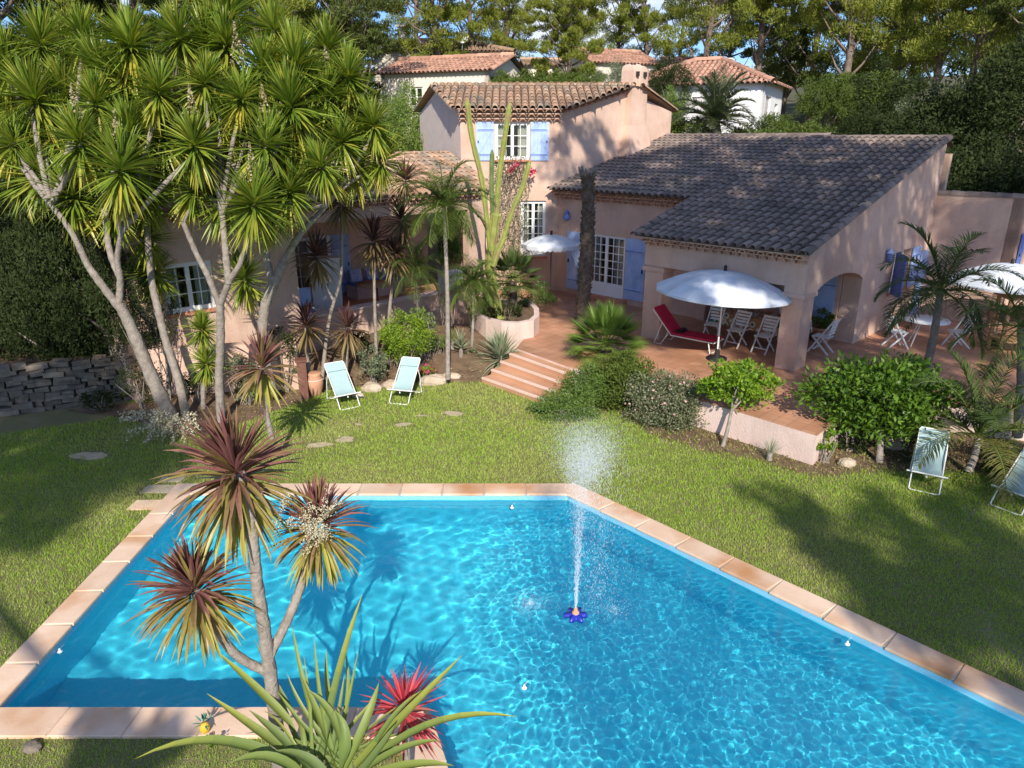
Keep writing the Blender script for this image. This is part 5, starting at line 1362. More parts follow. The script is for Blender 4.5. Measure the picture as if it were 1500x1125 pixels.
for i, (u, v, Y, rx_, lf, lb) in enumerate(((690,520,19.0,.28,'greyleaf','low grey plant between the slender palm and the grey spiky plant'),(640,500,18.9,.32,'rosemary','low feathery plant behind the slender palm trunk'),(575,510,18.2,.35,'midleaf','mid green plant under the middle cordylines'),
      (525,500,18.3,.35,'darkleaf','dark leaf clump at the parapet behind the first deck chair'),(430,545,17.0,.28,'greyleaf','grey leaf clump right of the striped cordyline'),(360,575,15.9,.30,'olive','dry grey plant below the thick-stemmed yucca'),(600,548,17.6,.22,'midleaf','small plant between the second deck chair and the flowers'),(150,590,15.6,.5,'darkleaf','dark clump at the foot of the stone wall'),
      (225,470,15.9,.95,'darkleaf','tall dark shrub against the left end of the wing wall'),(205,560,15.6,.6,'darkleaf','low dark shrub below the tall one at the left end of the wing wall'),(345,540,16.2,.45,'olive','dry olive shrub behind the upright yucca trunk'),(285,560,16.0,.42,'darkleaf','dark shrub behind the young yucca'),(410,500,16.8,.45,'darkleaf','dark shrub behind the thick grey yucca stems'),
      (1250,640,13.3,.4,'darkleaf','dark clump under the wide citrus tree'),(1345,660,12.9,.5,'darkleaf','dark clump behind the shaded deck chair'),(1460,660,12.8,.5,'midleaf','green clump at the foot of the bare canes'))):
    shrub('bed_plant', lb, u, v, Y, (rx_,rx_*.8,rx_*.8), lf, 16, 70, .07, .03)
# flowering climber with the trellis on the tower
t = thing('climber', 'grey leafless climber with magenta flowers on a trellis beside the tower window', 'climber', (.75,26.1,T))
b = MB()
for k in range(60):
    u = random.uniform(722,772); v0 = random.uniform(235,400); e = at(u, v0, 26.05); s0 = Vector((.0+random.uniform(-.6,.6), 26.1, T+random.uniform(0,1)))
    limb(b, at(u+random.uniform(-25,25), min(410, v0+random.uniform(30,80)), 26.08), e, .012, .005, 0, .2, 5, 4)
b.build('stems', M['bark'], t)
b = MB(); n_ = 2600; uu = rng.uniform(718,775,n_); vv = rng.uniform(228,405,n_)
cc = np.array([list(at(a, c_, 26.0-random.random()*.25)) for a, c_ in zip(uu, vv)]); cards(b, cc, rdir(n_), .08, .035); b.build('foliage', M['olive'], t)
b = MB()
for (u, v) in ((752,245),(757,240),(775,248),(781,250),(779,255),(748,250)):
    c = np.array(at(u, v, 25.85)); cards(b, c+rng.normal(size=(22,3))*.06, rdir(22), .09, .07)
b.build('blossom', M['magenta'], t)
b = MB()
for k in range(6):
    b.bar(at(728+k*7,280,26.2), at(742+k*7,228,26.2), .02, .015); b.bar(at(742+k*7,280,26.22), at(728+k*7,228,26.22), .02, .015)
b.build('trellis', M['wood_dark'], t)

# cactus
def cactus_arm(mb, P, r, ribs=6, mi=0):
    P = smooth_path(P, 5); n = ribs*2; vs = []; prev = None
    for i, p in enumerate(P):
        d = (P[min(i+1,len(P)-1)]-P[max(0,i-1)]).normalized()
        x = (Vector((1,0,0)) if prev is None else prev); x = (x-d*x.dot(d)).normalized(); prev = x; y = d.cross(x)
        tp = 1-.0*(i/len(P)); end = min(1, (len(P)-1-i)*.9+.25); nr = 1+.10*math.sin(i*2.1)
        for k in range(n):
            a = 2*math.pi*k/n; rr = r*(1 if k % 2 == 0 else .66)*tp*end*nr; vs.append(p+x*math.cos(a)*rr+y*math.sin(a)*rr)
    mb.add(vs, [(i*n+k, i*n+(k+1) % n, (i+1)*n+(k+1) % n, (i+1)*n+k) for i in range(len(P)-1) for k in range(n)]+[tuple(range((len(P)-1)*n, len(P)*n))], mi)
t = thing('cactus', 'tall candelabra cactus with yellow-green arms rising above the window sill', 'cactus', at(733,470,20.5))
b = MB(); Yc = 20.5
cactus_arm(b, [at(735,475,Yc), at(724,430,Yc), at(717,390,Yc), at(722,350,Yc), at(727,310,Yc)], .135)
cactus_arm(b, [at(719,380,Yc), at(712,310,Yc), at(705,260,Yc), at(691,200,Yc), at(684,146,Yc)], .075)
cactus_arm(b, [at(727,315,Yc), at(731,260,Yc), at(738,210,Yc), at(747,150,Yc)], .075)
cactus_arm(b, [at(737,350,20.3), at(752,305,20.3), at(765,275,20.3), at(776,236,20.3)], .07)
cactus_arm(b, [at(722,390,20.3), at(731,365,20.3), at(740,345,20.3)], .08)
b.build('arms', M['cactus'], t)
b = MB(); cactus_arm(b, [at(720,400,20.75), at(722,330,20.75), at(720,270,20.75), at(721,219,20.75)], .065); b.build('green_arm', M['cactus_green'], t)

# dead palm trunk on terrace
q = G(852,474,T)
t = thing('dead_palm', 'thick bare palm trunk without fronds rising from the terrace in front of the french doors', 'palm', (q.x,q.y,T))
b = MB(); P = smooth_path([Vector((q.x,q.y,T-.05)), at(857,400,q.y), at(861,330,q.y), at(861,255,q.y)], 8); K = len(P)-1
b.tube(P, [(.215-.05*i/K if i else .27)*(1+.03*((i % 2)*2-1)) for i in range(K+1)], 14)
# leaf-base stubs
for i in range(420):
    f = random.random(); k = int(f*K); p = P[k].lerp(P[min(K,k+1)], random.random()); a = random.uniform(0, 2*math.pi); rr = .185-.035*f
    c = p+Vector((math.cos(a)*rr, math.sin(a)*rr, 0)); b.bar(c, c+Vector((math.cos(a)*.06, math.sin(a)*.06, .09)), .07, .025)
b.build('trunk', M['bark_palm'], t)
b = MB()
for i in range(46):
    a = random.uniform(0, 2*math.pi); c = P[-1]+Vector((math.cos(a)*.12, math.sin(a)*.12, -.1)); b.bar(c, c+Vector((math.cos(a)*.16, math.sin(a)*.16, random.uniform(.08,.34))), .03, .015)
b.build('frond_stubs', M['bark'], t)

# feather palms
def palm(label, base, top, nf, L, leaf, el=(75,-25), droop=1.3, ll=.35, lw=.022, r0=.08, name='palm_tree', old=.1, nl=46, hang=.7, azr=None):
    t = thing(name, label, 'palm', base); b = MB(); base = Vector(base); top = Vector(top)
    mid = base.lerp(top, .5)+Vector((.04,0,0)); ringed(b, [base, mid, top], r0, r0*.7, 9); b.build('trunk', M['bark'], t)
    for k in range(nf):
        az = k*2.399+random.uniform(-.2,.2) if azr is None else random.uniform(*azr); e = R(el[0]+(el[1]-el[0])*(k/max(1,nf-1))+random.uniform(-6,6))
        b = MB(); palm_frond(b, top, az, e, L*random.uniform(.85,1.1), droop*random.uniform(.8,1.2), nl, ll, lw, 0, 1, hang, age=max(0, old*2*(k/nf-.5))); b.build('frond', [M[leaf], M['lightleaf']], t)
    return t
palm('slender feathery palm with a smooth pale trunk right of the bright bush', G(656,556,.2), at(650,300,18.4), 30, 1.35, 'palm', droop=1.9, ll=.46, lw=.012, r0=.065, hang=1.1, nl=70)
palm('shorter slender palm with arching fronds left of the feathery palm', at(612,520,18.8), at(608,395,18.9), 24, 1.0, 'palm_dark', droop=1.7, ll=.40, lw=.011, r0=.045, hang=1.2, nl=60)
palm('small palm with weeping narrow leaves in front of the planter', at(690,520,19.3), at(692,415,19.6), 24, 1.0, 'palm', droop=1.8, ll=.40, lw=.011, r0=.05, hang=1.2, nl=60)
palm('dark drooping palm standing behind the big citrus tree on the right', at(1352,560,15.2), at(1378,425,15.3), 20, 1.65, 'palm_dark', el=(72,-30), droop=1.9, ll=.50, lw=.028, r0=.10, hang=1.0)
palm('bright-fronded palm at the right edge above the shaded deck chair', at(1490,640,13.4), at(1496,478,13.4), 14, 1.35, 'palm', el=(70,-30), droop=1.8, ll=.42, r0=.1)
palm('clumping palm with bare dark canes behind the shaded deck chair', at(1418,690,12.3), at(1432,640,12.35), 16, 1.9, 'palm_dark', el=(80,15), droop=1.7, ll=.45, lw=.026, r0=.08, old=.9, hang=.9)
palm('date palm with arching grey-green fronds behind the roof ridge', at(1047,215,33.5), at(1047,178,33.5), 44, 2.25, 'olive', el=(84,-20), droop=1.4, ll=.48, lw=.045, r0=.3, nl=64, hang=.3)
# fan palm
def fan_palm(label, c, base, nf, r, leaf, name='fan_palm'):
    t = thing(name, label, 'palm', base); b = MB(); b.tube([base, Vector(c)+Vector((0,0,-.1))], [.13,.11], 10); b.build('trunk', M['bark_palm'], t)
    for k in range(nf):
        az = k*2.399; el = R(80-115*k/nf+random.uniform(-8,8)); d = np.array([math.cos(el)*math.cos(az), math.cos(el)*math.sin(az), math.sin(el)])
        st = r*.5; e = np.array(c)+d*st; b = MB(); b.tube([c, Vector(e)], [.012,.008], 4, 1, False)
        s_ = np.cross(d, UP); s_ /= np.linalg.norm(s_)+1e-6; nn = np.cross(s_, d)
        n_ = 30; an = np.linspace(-1.35, 1.35, n_); D = np.cos(an)[:,None]*d+np.sin(an)[:,None]*s_+nn*.15
        blades(b, np.repeat(e[None], n_, 0), D, r*.55*(1-.12*np.abs(an))*rng.uniform(.85,1.1,n_), .026, .5, max(0, .8*(k/nf-.6)), 3, .3, 0, [.3,1,.8,.05]); b.build('frond', [M[leaf], M['lightleaf']], t)
q = G(885,520,T)
fan_palm('bright green fan palm at the edge of the terrace right of the steps', at(887,505,17.6), Vector((at(887,505,17.6).x,17.6,.2)), 44, 1.15, 'fanpalm')
fan_palm('dark fan palm growing in the planter behind the cactus', at(752,408,21.4), Vector((at(752,408,21.4).x,21.4,1.0)), 28, 1.0, 'palm_dark')
# grey spiky yucca by the steps
def spiky(label, c, n, L, W, leaf, lo=-20, name='spiky_agave', droop=.5, old=-40):
    t = thing(name, label, 'plant', (c[0],c[1],0)); b = MB(); rosette(b, c, n, L, W, lo=lo, droop=droop, old_from=old, segs=4, prof=[.7,1,.8,.45,.03]); b.build('leaves', M[leaf], t); 
    MB().tube([(c[0],c[1],-.02),(c[0],c[1],c[2])], .06, 8).build('stem', M['bark'], t); return t
c = G(733,545,.0); spiky('sprawling grey-green spiky plant at the left end of the steps', (c.x,c.y+.2,.42), 170, .98, .055, 'yucca_grey', lo=-25, droop=.95)
spiky('small spiky plant of upright grey leaves in front of the planter wall', tuple(at(675,505,18.8)), 40, .55, .05, 'yucca_grey', lo=10)
spiky('thin dry grass tuft at the foot of the pink retaining wall', tuple(at(1128,662,12.9)), 90, .42, .008, 'yucca_grey', lo=20, name='grass_tuft', droop=.8)
spiky('small striped agave beside the planter', tuple(at(662,500,19.2)), 30, .45, .06, 'agave', lo=10)
# pale flowering spray at foot of yucca
t = thing('flowering_spray', 'arching dry cream flowering branches at the foot of the leaning yucca', 'shrub', G(258,640)); b = MB(); st_ = MB()
for k in range(26):
    s0 = G(262+random.uniform(-10,10),640); e = at(random.uniform(165,300), random.uniform(600,655), 14.0-random.random()*.5); m_ = s0.lerp(e, .5)+Vector((0,0,.25))
    P = smooth_path([s0, m_, e], 8); st_.tube(P, .006, 4)
    PA = np.array([list(p) for p in P[4:]]); i_ = rng.integers(0, len(PA), 90); cards(b, PA[i_]+rng.normal(size=(90,3))*.035, rdir(90), .045, .03)
st_.build('stems', M['bark'], t); b.build('blossom', M['creamflower'], t)

# ================================================================== FAR HOUSES
def far_house(label, corner, rz, w, d, h, over=.4, roof='gable', rise=1.3, wallm='cream', roofm='tile_red', wins=(), name='house', zb=-4):
    """corner = world point at eave height of the local origin; w along local x, d along local y (away)."""
    t = thing(name, label, 'house', (corner[0], corner[1], corner[2]-h), rz, local=True)
    b = MB()
    ops = [o for o in wins if o[0] == 'f']; ops2 = [o for o in wins if o[0] == 's']
    wall(b, (0,0), (w,0), zb, h, [o[1:5] for o in ops], .3)
    g = (lambda a: h+rise*(1-abs(a-d/2)/(d/2))) if roof == 'gable' else (lambda a: h)
    wall(b, (w,0), (w,d), zb, g, [o[1:5] for o in ops2], .3, brk=(d/2,))
    wall(b, (0,0), (0,d), zb, g, [], .3, brk=(d/2,), inward=-1)
    wall(b, (0,d), (w,d), zb, h, [], .3, inward=-1)
    b.build('wall', M[wallm], t)
    r = MB(); sl = rise/(d/2)
    if roof == 'gable':
        tiles(r, [(-over,0),(w+over,0),(w+over,d/2+over),(-over,d/2+over)], (0,-over), (1,0), (0,1), sl, h-over*sl+.1, pitch=.30, course=.5, seg=4)
        r.add([(-over,d/2,h+rise+.08),(w+over,d/2,h+rise+.08),(w+over,d+over,h-over*sl+.1),(-over,d+over,h-over*sl+.1)], [(0,1,2,3)], 1)
        ridge_cap(r, (-over,d/2,h+rise+.15), (w+over,d/2,h+rise+.15), .2, step=.8)
        ridge_cap(r, (w+over-.1,-over,h+.12-over*sl), (w+over-.1,d/2,h+rise+.12), .16, step=.8)
    else:
        m_ = min(w, d)/2
        tiles(r, [(-over,0),(w+over,0),(w-m_,m_+over),(m_,m_+over)], (0,-over), (1,0), (0,1), sl, h-over*sl+.1, pitch=.30, course=.5, seg=4)
        tiles(r, [(-over,0),(d+over,0),(d-m_+.01,m_+over),(m_,m_+over)], (w+over,0), (0,1), (-1,0), sl, h-over*sl+.1, pitch=.30, course=.5, seg=4)
        z0_ = h-over*sl+.1; zt = h+rise+.1
        r.add([(-over,-over,z0_),(m_,m_,zt),(m_,d-m_,zt),(-over,d+over,z0_)], [(0,1,2,3)], 1)
        ridge_cap(r, (w+over,-over,z0_+.05), (w-m_,m_,zt+.05), .2, step=.8); ridge_cap(r, (-over,-over,z0_+.05), (m_,m_,zt+.05), .2, step=.8)
        if w > d: ridge_cap(r, (m_,m_,zt+.05), (w-m_,m_,zt+.05), .2, step=.8)
    r.build('roof', [M[roofm], M['underlay']], t)
    for o in wins:
        kind = o[5] if len(o) > 5 else 'w'
        if o[0] == 'f': p0, p1, iw = (o[1],0), (o[2],0), (0,1)
        else: p0, p1, iw = (w,o[1]), (w,o[2]), (-1,0)
        if kind == 'shut':
            bb = MB(); P0 = Vector(p0)+Vector(iw)*.1; P1 = Vector(p1)+Vector(iw)*.1; I = Vector(iw)*.05
            K = 10
            for k in range(K):
                za = o[3]+(o[4]-o[3])*k/K+.006; zb_ = o[3]+(o[4]-o[3])*(k+1)/K-.006
                bb.hexa([(*P0,za),(*P1,za),(*(P1+I),za),(*(P0+I),za),(*P0,zb_),(*P1,zb_),(*(P1+I),zb_),(*(P0+I),zb_)])
            bb.build('roller_shutter', M['shutter_grey'], t)
        else: window(t, p0, p1, o[3], o[4], iw, 1, 2, 2, curtain=False)
    return t
M['shutter_grey'] = mat('shutter_grey', (.52,.50,.48), (.58,.56,.54), 5, .7)
e = at(566,106,49)
e = at(558,109,50)
h1 = far_house('low cream house with a red roof half shaded by pines, left of the villa ridge', (e.x,50,e.z), R(-22), 7.6, 6.4, 3.2, roof='gable', rise=1.0, wins=[('f',5.0,5.9,1.2,2.3),('f',2.0,3.0,1.2,2.4)])
e = at(566,74,60)
far_house('upper cream house among the pines behind the low red-roofed one', (e.x-1,60,e.z), R(6), 10.5, 7, 4, roof='hip', rise=1.0, roofm='tile_old', wins=[('f',3.2,4.2,1.9,3.0),('f',6.6,7.4,1.9,3.0)])
b = MB(); e = at(592,70,60.5); b.box((e.x,e.y,e.z+.3), (.8,.6,2.2)); b.box((e.x,e.y,e.z+1.5), (1.0,.8,.15)); 
o = b.build('chimney', M['cream'], [x for x in COL.objects if x.get('label','').startswith('upper cream house')][0])
o.location = Vector((0,0,0)); 
r0_ = o.parent; from mathutils import Matrix
o.matrix_parent_inverse = Matrix.LocRotScale(r0_.location, r0_.rotation_euler, Vector((1,1,1))).inverted()
t = thing('satellite_dish', 'small white satellite dish on the upper cream house', 'dish', at(677,55,60.4), local=True)
MB().lathe((0,0,0), [(0,0),(.35,.03),(.5,.14)], 14).build('dish', M['white'], t); t.rotation_euler = (R(70),0,0)
MB().tube([(0,0,0),(0,-1.0,-.3)], .03, 6).build('mast', M['metal'], t)
e = at(862,92,58)
far_house('pale house with a low tiled roof above the chimney of the villa', (e.x+.5,58,e.z), R(22), 5.4, 6.5, 4, roof='gable', rise=1.1, roofm='tile_red', wins=[('f',1.2,2.2,1.6,2.7)])
e = at(985,104,60)
far_house('small reddish roof of a house between the chimney and the white villa', (e.x,60,e.z), R(5), 3.4, 4, 4, roof='gable', rise=.9, roofm='tile_red', wins=[('f',.8,1.6,1.6,2.6)])
e = at(800,97,64)
far_house('house behind the round pine, only its base showing', (e.x-1.5,64,e.z), R(5), 6.0, 5, 4, roof='gable', rise=.6, roofm='tile_old', wins=[('f',1.5,2.3,2.2,3.0)])
# white villa: corner towards the camera
e = at(1122,119,42)
rw = R(-38)
wx = 8.0
org = Vector((e.x, e.y))-Vector((math.cos(R(-28)), math.sin(R(-28))))*wx
wv = far_house('white villa with a terracotta hip roof and closed grey roller shutters, upper right', (org.x, org.y, e.z), R(-28), wx, 6.4, 5.6, roof='hip', rise=1.35, wallm='white_wall', over=.5,
          wins=[('f',4.0,5.6,2.9,4.9,'shut'), ('s',.6,2.2,2.9,4.9,'shut'), ('f',1.2,2.4,3.3,4.5), ('s',.8,2.4,.6,2.2), ('s',3.8,5.0,3.2,4.6)])
b = MB(); b.box((2.6,-.62,2.76), (7.9,1.25,.16)); b.box((7.2,2.6,2.76), (1.2,6.6,.16)); b.build('balcony', M['white_wall'], wv)
b = MB()
for zz in (3.15,3.45,3.75): b.bar((-1.2,-1.2,zz), (7.75,-1.2,zz), .035); b.bar((7.75,-1.2,zz), (7.75,5.8,zz), .035)
for k in range(8): b.bar((-1.2+k*1.27,-1.2,2.84), (-1.2+k*1.27,-1.2,3.78), .04)
for k in range(5): b.bar((7.75,-1.2+k*1.7,2.84), (7.75,-1.2+k*1.7,3.78), .04)
b.build('railing', M['metal'], wv)
b = MB(); b.box((4.6,5.2,6.7), (.7,.6,1.0)); b.box((4.6,5.2,7.25), (.9,.8,.12)); b.build('chimney', M['white_wall'], wv)

# ================================================================== TREES
def pine_data(seed, H, cw, low, nc, leaf, cards_n=300, L=.42, W=.09, lean=.06, spread=1.0):
    """Mediterranean pine: bare trunk, limbs, flattened needle clumps."""
    global rng
    keep = rng; rng = np.random.default_rng(seed); rr = random.Random(seed)
    tr = MB(); top = Vector((H*lean*rr.uniform(-1,1), H*lean*rr.uniform(-1,1), H*.93))
    m1 = Vector((rr.uniform(-.4,.4), rr.uniform(-.4,.4), H*.45))
    P = smooth_path([Vector((0,0,-2)), m1, top], 7); K = len(P)-1; r0 = .016*H+.05
    tr.tube(P, [r0*(1-.75*i/K) for i in range(K+1)], 9)
    cr = MB()
    for i in range(nc):
        f = low+(1-low)*(i+rr.random())/nc; az = i*2.399+rr.uniform(-.5,.5)
        prof = math.sin(math.pi*min(1, max(.0, (f-low)/(1-low)*.80+.14)))**.6
        R_ = cw*prof*rr.uniform(.25,1.0)
        k = min(K-1, int(f*K)); ax = P[k].lerp(P[k+1], f*K-k)
        c = ax+Vector((math.cos(az)*R_, math.sin(az)*R_, rr.uniform(-.3,.9)))
        if R_ > .25*cw or i % 3 == 0:
            s_ = P[max(1, k-1)]; tr.tube([s_, s_.lerp(c, .5)+Vector((0,0,-.25)), c], [r0*.32, r0*.2, .02], 5)
        q = rr.uniform(.7,1.3)*(H/14)*spread
        # each limb end carries several tufts
        for j in range(5):
            cc = np.array(c)+rng.normal(size=3)*np.array([.62,.62,.26])*q
            n_ = int(cards_n/5*rr.uniform(.6,1.3)); u = rdir(n_); pr = (.25+.75*rng.random(n_)**.5)[:,None]
            p = cc+u*np.array([.56,.56,.36])*q*pr
            cards(cr, p, nrm(u*.8+rdir(n_)*.6+UP*.7), L*rng.uniform(.6,1.2,n_), W)
    rng = keep
    return tr.data('trunk', M['bark_pine']), cr.data('crown', M[leaf])
PV = [pine_data(s_, 15, 3.4, .26, 38, 'pine' if k < 4 else 'pine_dark', 950, .27, .06) for k, s_ in enumerate((1,2,3,4,5,6))]
PT = [pine_data(s_, 16, 3.0, .46, 30, 'pine' if k < 2 else 'pine_dark', 950, .27, .06, .10) for k, s_ in enumerate((21,22,23))]
PR = [pine_data(31, 9, 3.4, .20, 60, 'pine', 800, .24, .045, .03)]
def tree_from(name, label, pair, loc, s=1.0, rz=None, group=None, cat='tree'):
    t = thing(name, label, cat, loc, random.uniform(0, 6.28) if rz is None else rz, group, local=True)
    t.scale = (s,)*3 if not hasattr(s, '__len__') else s
    for nm, d in zip(('trunk', 'crown'), pair):
        o = bpy.data.objects.new(nm, d); COL.objects.link(o); o.parent = t
    return t
def on_hill(u, Y):
    x = (u-750)/FP*(Y*cp_+(CH-5)*sp_); return Vector((x, Y, hill_z(x, Y)))
FARP = [ # u, Y, (variants, index), scale, label
 (500,52,(PV,5),1.15,'dark broad pine at the top behind the yucca heads, left of the cream houses'),
 (540,44,(PT,2),.95,'ivy-clad tall pine trunk left of the cream houses'),
 (612,70,(PV,3),1.0,'pine with its crown above the upper cream house'),
 (640,56,(PV,0),1.02,'broad pine whose limbs droop over the red-roofed cream house'),
 (693,62,(PT,0),.92,'slim leaning pine trunk against the gap of sky'),
 (745,70,(PV,1),.95,'small-crowned pine just right of the gap of sky'),
 (738,78,(PV,3),.8,'lower rounded pine behind the cream gable'),
 (900,74,(PT,1),.85,'thin pine between the round pine and the pale house'),
 (937,70,(PT,0),.88,'branching pine with a visible forked trunk over the pale house'),
 (985,76,(PV,2),.85,'pine crown right of the forked pine over the pale house'),
 (1035,56,(PT,1),1.05,'tall twin-stemmed pine left of the white villa'),
 (1062,72,(PV,4),.95,'dark pine directly behind the white villa on its left'),
 (1098,58,(PT,0),1.08,'leaning pale pine trunk behind the white villa roof'),
 (1140,66,(PV,4),1.1,'dark pine behind the right half of the white villa'),
 (1178,60,(PV,5),1.1,'dark pine right of the leaning pale trunk'),
 (1210,50,(PT,1),1.05,'pine with a forked pale trunk just right of the white villa'),
 (1250,64,(PV,0),1.1,'sunlit pine crown at the top, right of the white villa'),
 (1285,56,(PV,1),1.0,'sunlit pine with its trunk hidden, upper right'),
 (1318,70,(PV,2),.95,'pale green pine far back, upper right'),
 (1356,48,(PT,0),.98,'pine with a crooked double trunk, upper right'),
 (1402,46,(PT,1),1.0,'straight pine trunk near the upper right corner'),
 (1440,62,(PV,3),1.05,'sunlit pine behind the straight trunk, upper right corner'),
 (1470,50,(PV,0),1.0,'sunlit pine crown in the upper right corner'),
 (1520,42,(PV,5),1.05,'dark pine cut by the right edge of the picture'),
 (455,46,(PV,1),.95,'light green pine behind the upper yucca heads'),
 (395,40,(PV,0),.98,'feathery light pine behind the tallest yucca heads'),
 (320,48,(PV,5),1.15,'dark pine at the top, left of the feathery one'),
 (240,40,(PV,4),1.15,'dark pine behind the yucca heads, left quarter of the top'),
 (160,46,(PV,5),1.15,'dark pine behind the yucca heads near the upper left corner'),
 (90,38,(PV,4),1.15,'dark pine nearest the upper left corner behind the yuccas'),
 (20,34,(PV,3),1.1,'olive-green pine in the upper left corner'),
 (-60,40,(PV,5),1.2,'dark pine cut by the left edge of the picture'),
]
for i, (u, Y, (grp, k), s_, lb) in enumerate(FARP):
    tree_from('pine_tree', lb, grp[k], on_hill(u, Y)+Vector((0,0,-.3)), s_, group='pines on the hillside')
p = at(838,60,52)
tree_from('pine_tree', 'dense rounded bright pine standing right above the villa ridge', PR[0], (p.x, 52, p.z-5.6), 1.0, .6, 'pines on the hillside')
# far row of pines closing the horizon
for i in range(13):
    u = -150+i*142+random.uniform(-25,25); Y = 92+random.uniform(-6,10)
    if abs(u-705) < 60 or abs(u-880) < 40 or abs(u-990) < 40: continue
    q = on_hill(u, Y)
    tree_from('pine_tree', 'pine in the far row closing the skyline behind the houses', (PV+PT)[i % 9], q+Vector((0,0,-1)), 1.0+random.uniform(-.1,.12), group='far row of pines on the skyline')

def leafy_data(seed, r, ncl, nl, L, W, leaf, cr=.34, th=1.5, tr_=.14, hollow=.4):
    global rng
    keep = rng; rng = np.random.default_rng(seed); rr = random.Random(seed)
    b = MB(); blob_cloud(b, (0,0,th+r[2]*.75), r, ncl, nl, L, W, cr=cr, hollow=hollow)
    k = MB(); fk = Vector((0,0,th*.8)); k.tube([(0,0,-1.5),(0,0,0),fk], [tr_*1.3,tr_*1.1,tr_], 8)
    for _ in range(8):
        e = Vector((rr.uniform(-.7,.7)*r[0], rr.uniform(-.7,.7)*r[1], th+r[2]*rr.uniform(.2,.95))); limb(k, fk, e, tr_*.6, .02, 0, .12, 4, 5)
    rng = keep
    return k.data('trunk', M['bark']), b.data('crown', M[leaf])
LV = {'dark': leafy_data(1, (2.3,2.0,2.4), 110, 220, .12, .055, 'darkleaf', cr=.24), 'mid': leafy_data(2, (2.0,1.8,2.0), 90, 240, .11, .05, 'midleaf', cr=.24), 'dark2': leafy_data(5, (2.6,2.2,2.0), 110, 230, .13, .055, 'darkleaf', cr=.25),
      'light': leafy_data(3, (1.9,1.6,1.9), 80, 230, .11, .045, 'lightleaf', cr=.25), 'olive': leafy_data(4, (1.8,1.6,1.7), 60, 200, .11, .035, 'olive', cr=.25), 'low': leafy_data(6, (1.8,1.3,.8), 60, 110, .15, .06, 'midleaf', th=.2)}
LV_=0
def leafy(name, label, kind, u, vtop, Y, s_, cat='tree', sz=None):
    """crown top at picture height vtop."""
    tp = at(u, vtop, Y); H0 = {'dark':1.5+4.2,'mid':1.5+3.5,'dark2':1.5+3.5,'light':1.5+3.3,'olive':1.5+3.0,'low':.2+1.4}[kind]; sz = sz or s_
    tree_from(name, label, LV[kind], (tp.x, Y, tp.z-H0*sz), (s_, s_, sz), None, None, cat)
LT_ = [
 ('broadleaf_tree','bright bushy shrub behind the left gable of the tower','light',595,125,34,1.0), ('broadleaf_tree','yellow-green shrub left of the tower at roof height','light',560,150,31,1.1),
 ('broadleaf_tree','green shrub behind the loggia roof beside the yucca heads','mid',520,150,33,1.2), ('broadleaf_tree','shrub mass behind the yucca trees at the height of the loggia roof','mid',450,190,30,1.3),
 ('broadleaf_tree','dark shrub between the chimney and the pale house','dark',985,85,44,.7), ('broadleaf_tree','airy shrub left of the chimney top','olive',905,86,42,.75),
 ('broadleaf_tree','green shrub by the date palm, on its left','light',985,130,36,.6), ('broadleaf_tree','grey-green shrub right of the date palm','mid',1140,155,34,.55),
 ('broadleaf_tree','small bright tree in front of the white villa','mid',1218,92,36,.78), ('broadleaf_tree','dense green tree covering the right end of the white villa','mid',1280,85,37,1.05),
 ('broadleaf_tree','tall dark tree beyond the roof ridge','dark',1305,95,36,1.15), ('broadleaf_tree','grey olive tree behind the right end of the roof ridge','olive',1345,140,34,1.1),
 ('broadleaf_tree','dark tree beyond the gable end','dark2',1400,120,31,1.15), ('broadleaf_tree','light shrub catching the sun beyond the gable end','light',1430,130,34,1.0),
 ('broadleaf_tree','black-green tree towering at the right edge','dark',1490,60,30,1.45), ('broadleaf_tree','dark hedge mass just behind the annex wall','dark2',1430,200,27,1.15),
 ('broadleaf_tree','dark hedge mass behind the annex wall at the right edge','dark2',1510,190,25,1.2), ('broadleaf_tree','dark thicket right behind the gable corner','dark2',1370,205,30,.95),
 ('broadleaf_tree','lowest dark shrub above the roof ridge','dark',1265,160,33,.7),
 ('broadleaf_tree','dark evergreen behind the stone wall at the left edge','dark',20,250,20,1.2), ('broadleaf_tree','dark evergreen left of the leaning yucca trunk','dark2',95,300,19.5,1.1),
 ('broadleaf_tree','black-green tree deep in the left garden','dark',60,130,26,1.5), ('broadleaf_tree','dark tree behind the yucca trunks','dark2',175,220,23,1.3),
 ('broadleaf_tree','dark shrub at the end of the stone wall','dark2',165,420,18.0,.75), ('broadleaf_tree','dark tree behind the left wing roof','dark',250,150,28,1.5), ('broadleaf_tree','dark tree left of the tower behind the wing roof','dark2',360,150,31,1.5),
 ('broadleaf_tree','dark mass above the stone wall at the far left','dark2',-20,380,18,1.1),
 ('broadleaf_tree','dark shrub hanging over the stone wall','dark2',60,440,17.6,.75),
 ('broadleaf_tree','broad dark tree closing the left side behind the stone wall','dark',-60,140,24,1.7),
]
for a in LT_: leafy(*a[:6], a[6])
leafy('broadleaf_tree','tall narrow dark evergreen hiding the left end of the wing','dark2',112,235,16.9,.62,'tree',1.15)
leafy('broadleaf_tree','dark evergreen bush just left of the wing wall, behind the leaning trunk','dark',178,345,16.4,.40,'tree',.62)
leafy('broadleaf_tree','dark evergreen bush above the stone wall, second from the wing','dark2',60,330,17.2,.6,'tree',.9)
for u, Y, lb, k in ((775,47,'clipped blue-green hedge just above the tower ridge, left part','low'), (815,46,'clipped blue-green hedge just above the tower ridge, middle','low'), (855,46,'clipped hedge meeting the chimney','low'), (735,48,'hedge under the cream gable','low')):
    leafy('hedge', lb, k, u, 106, Y, 1.05, 'hedge')
leafy('hedge', 'yellow-green clipped bush above the ridge of the porch roof', 'low', 1190, 180, 33, .8, 'hedge')
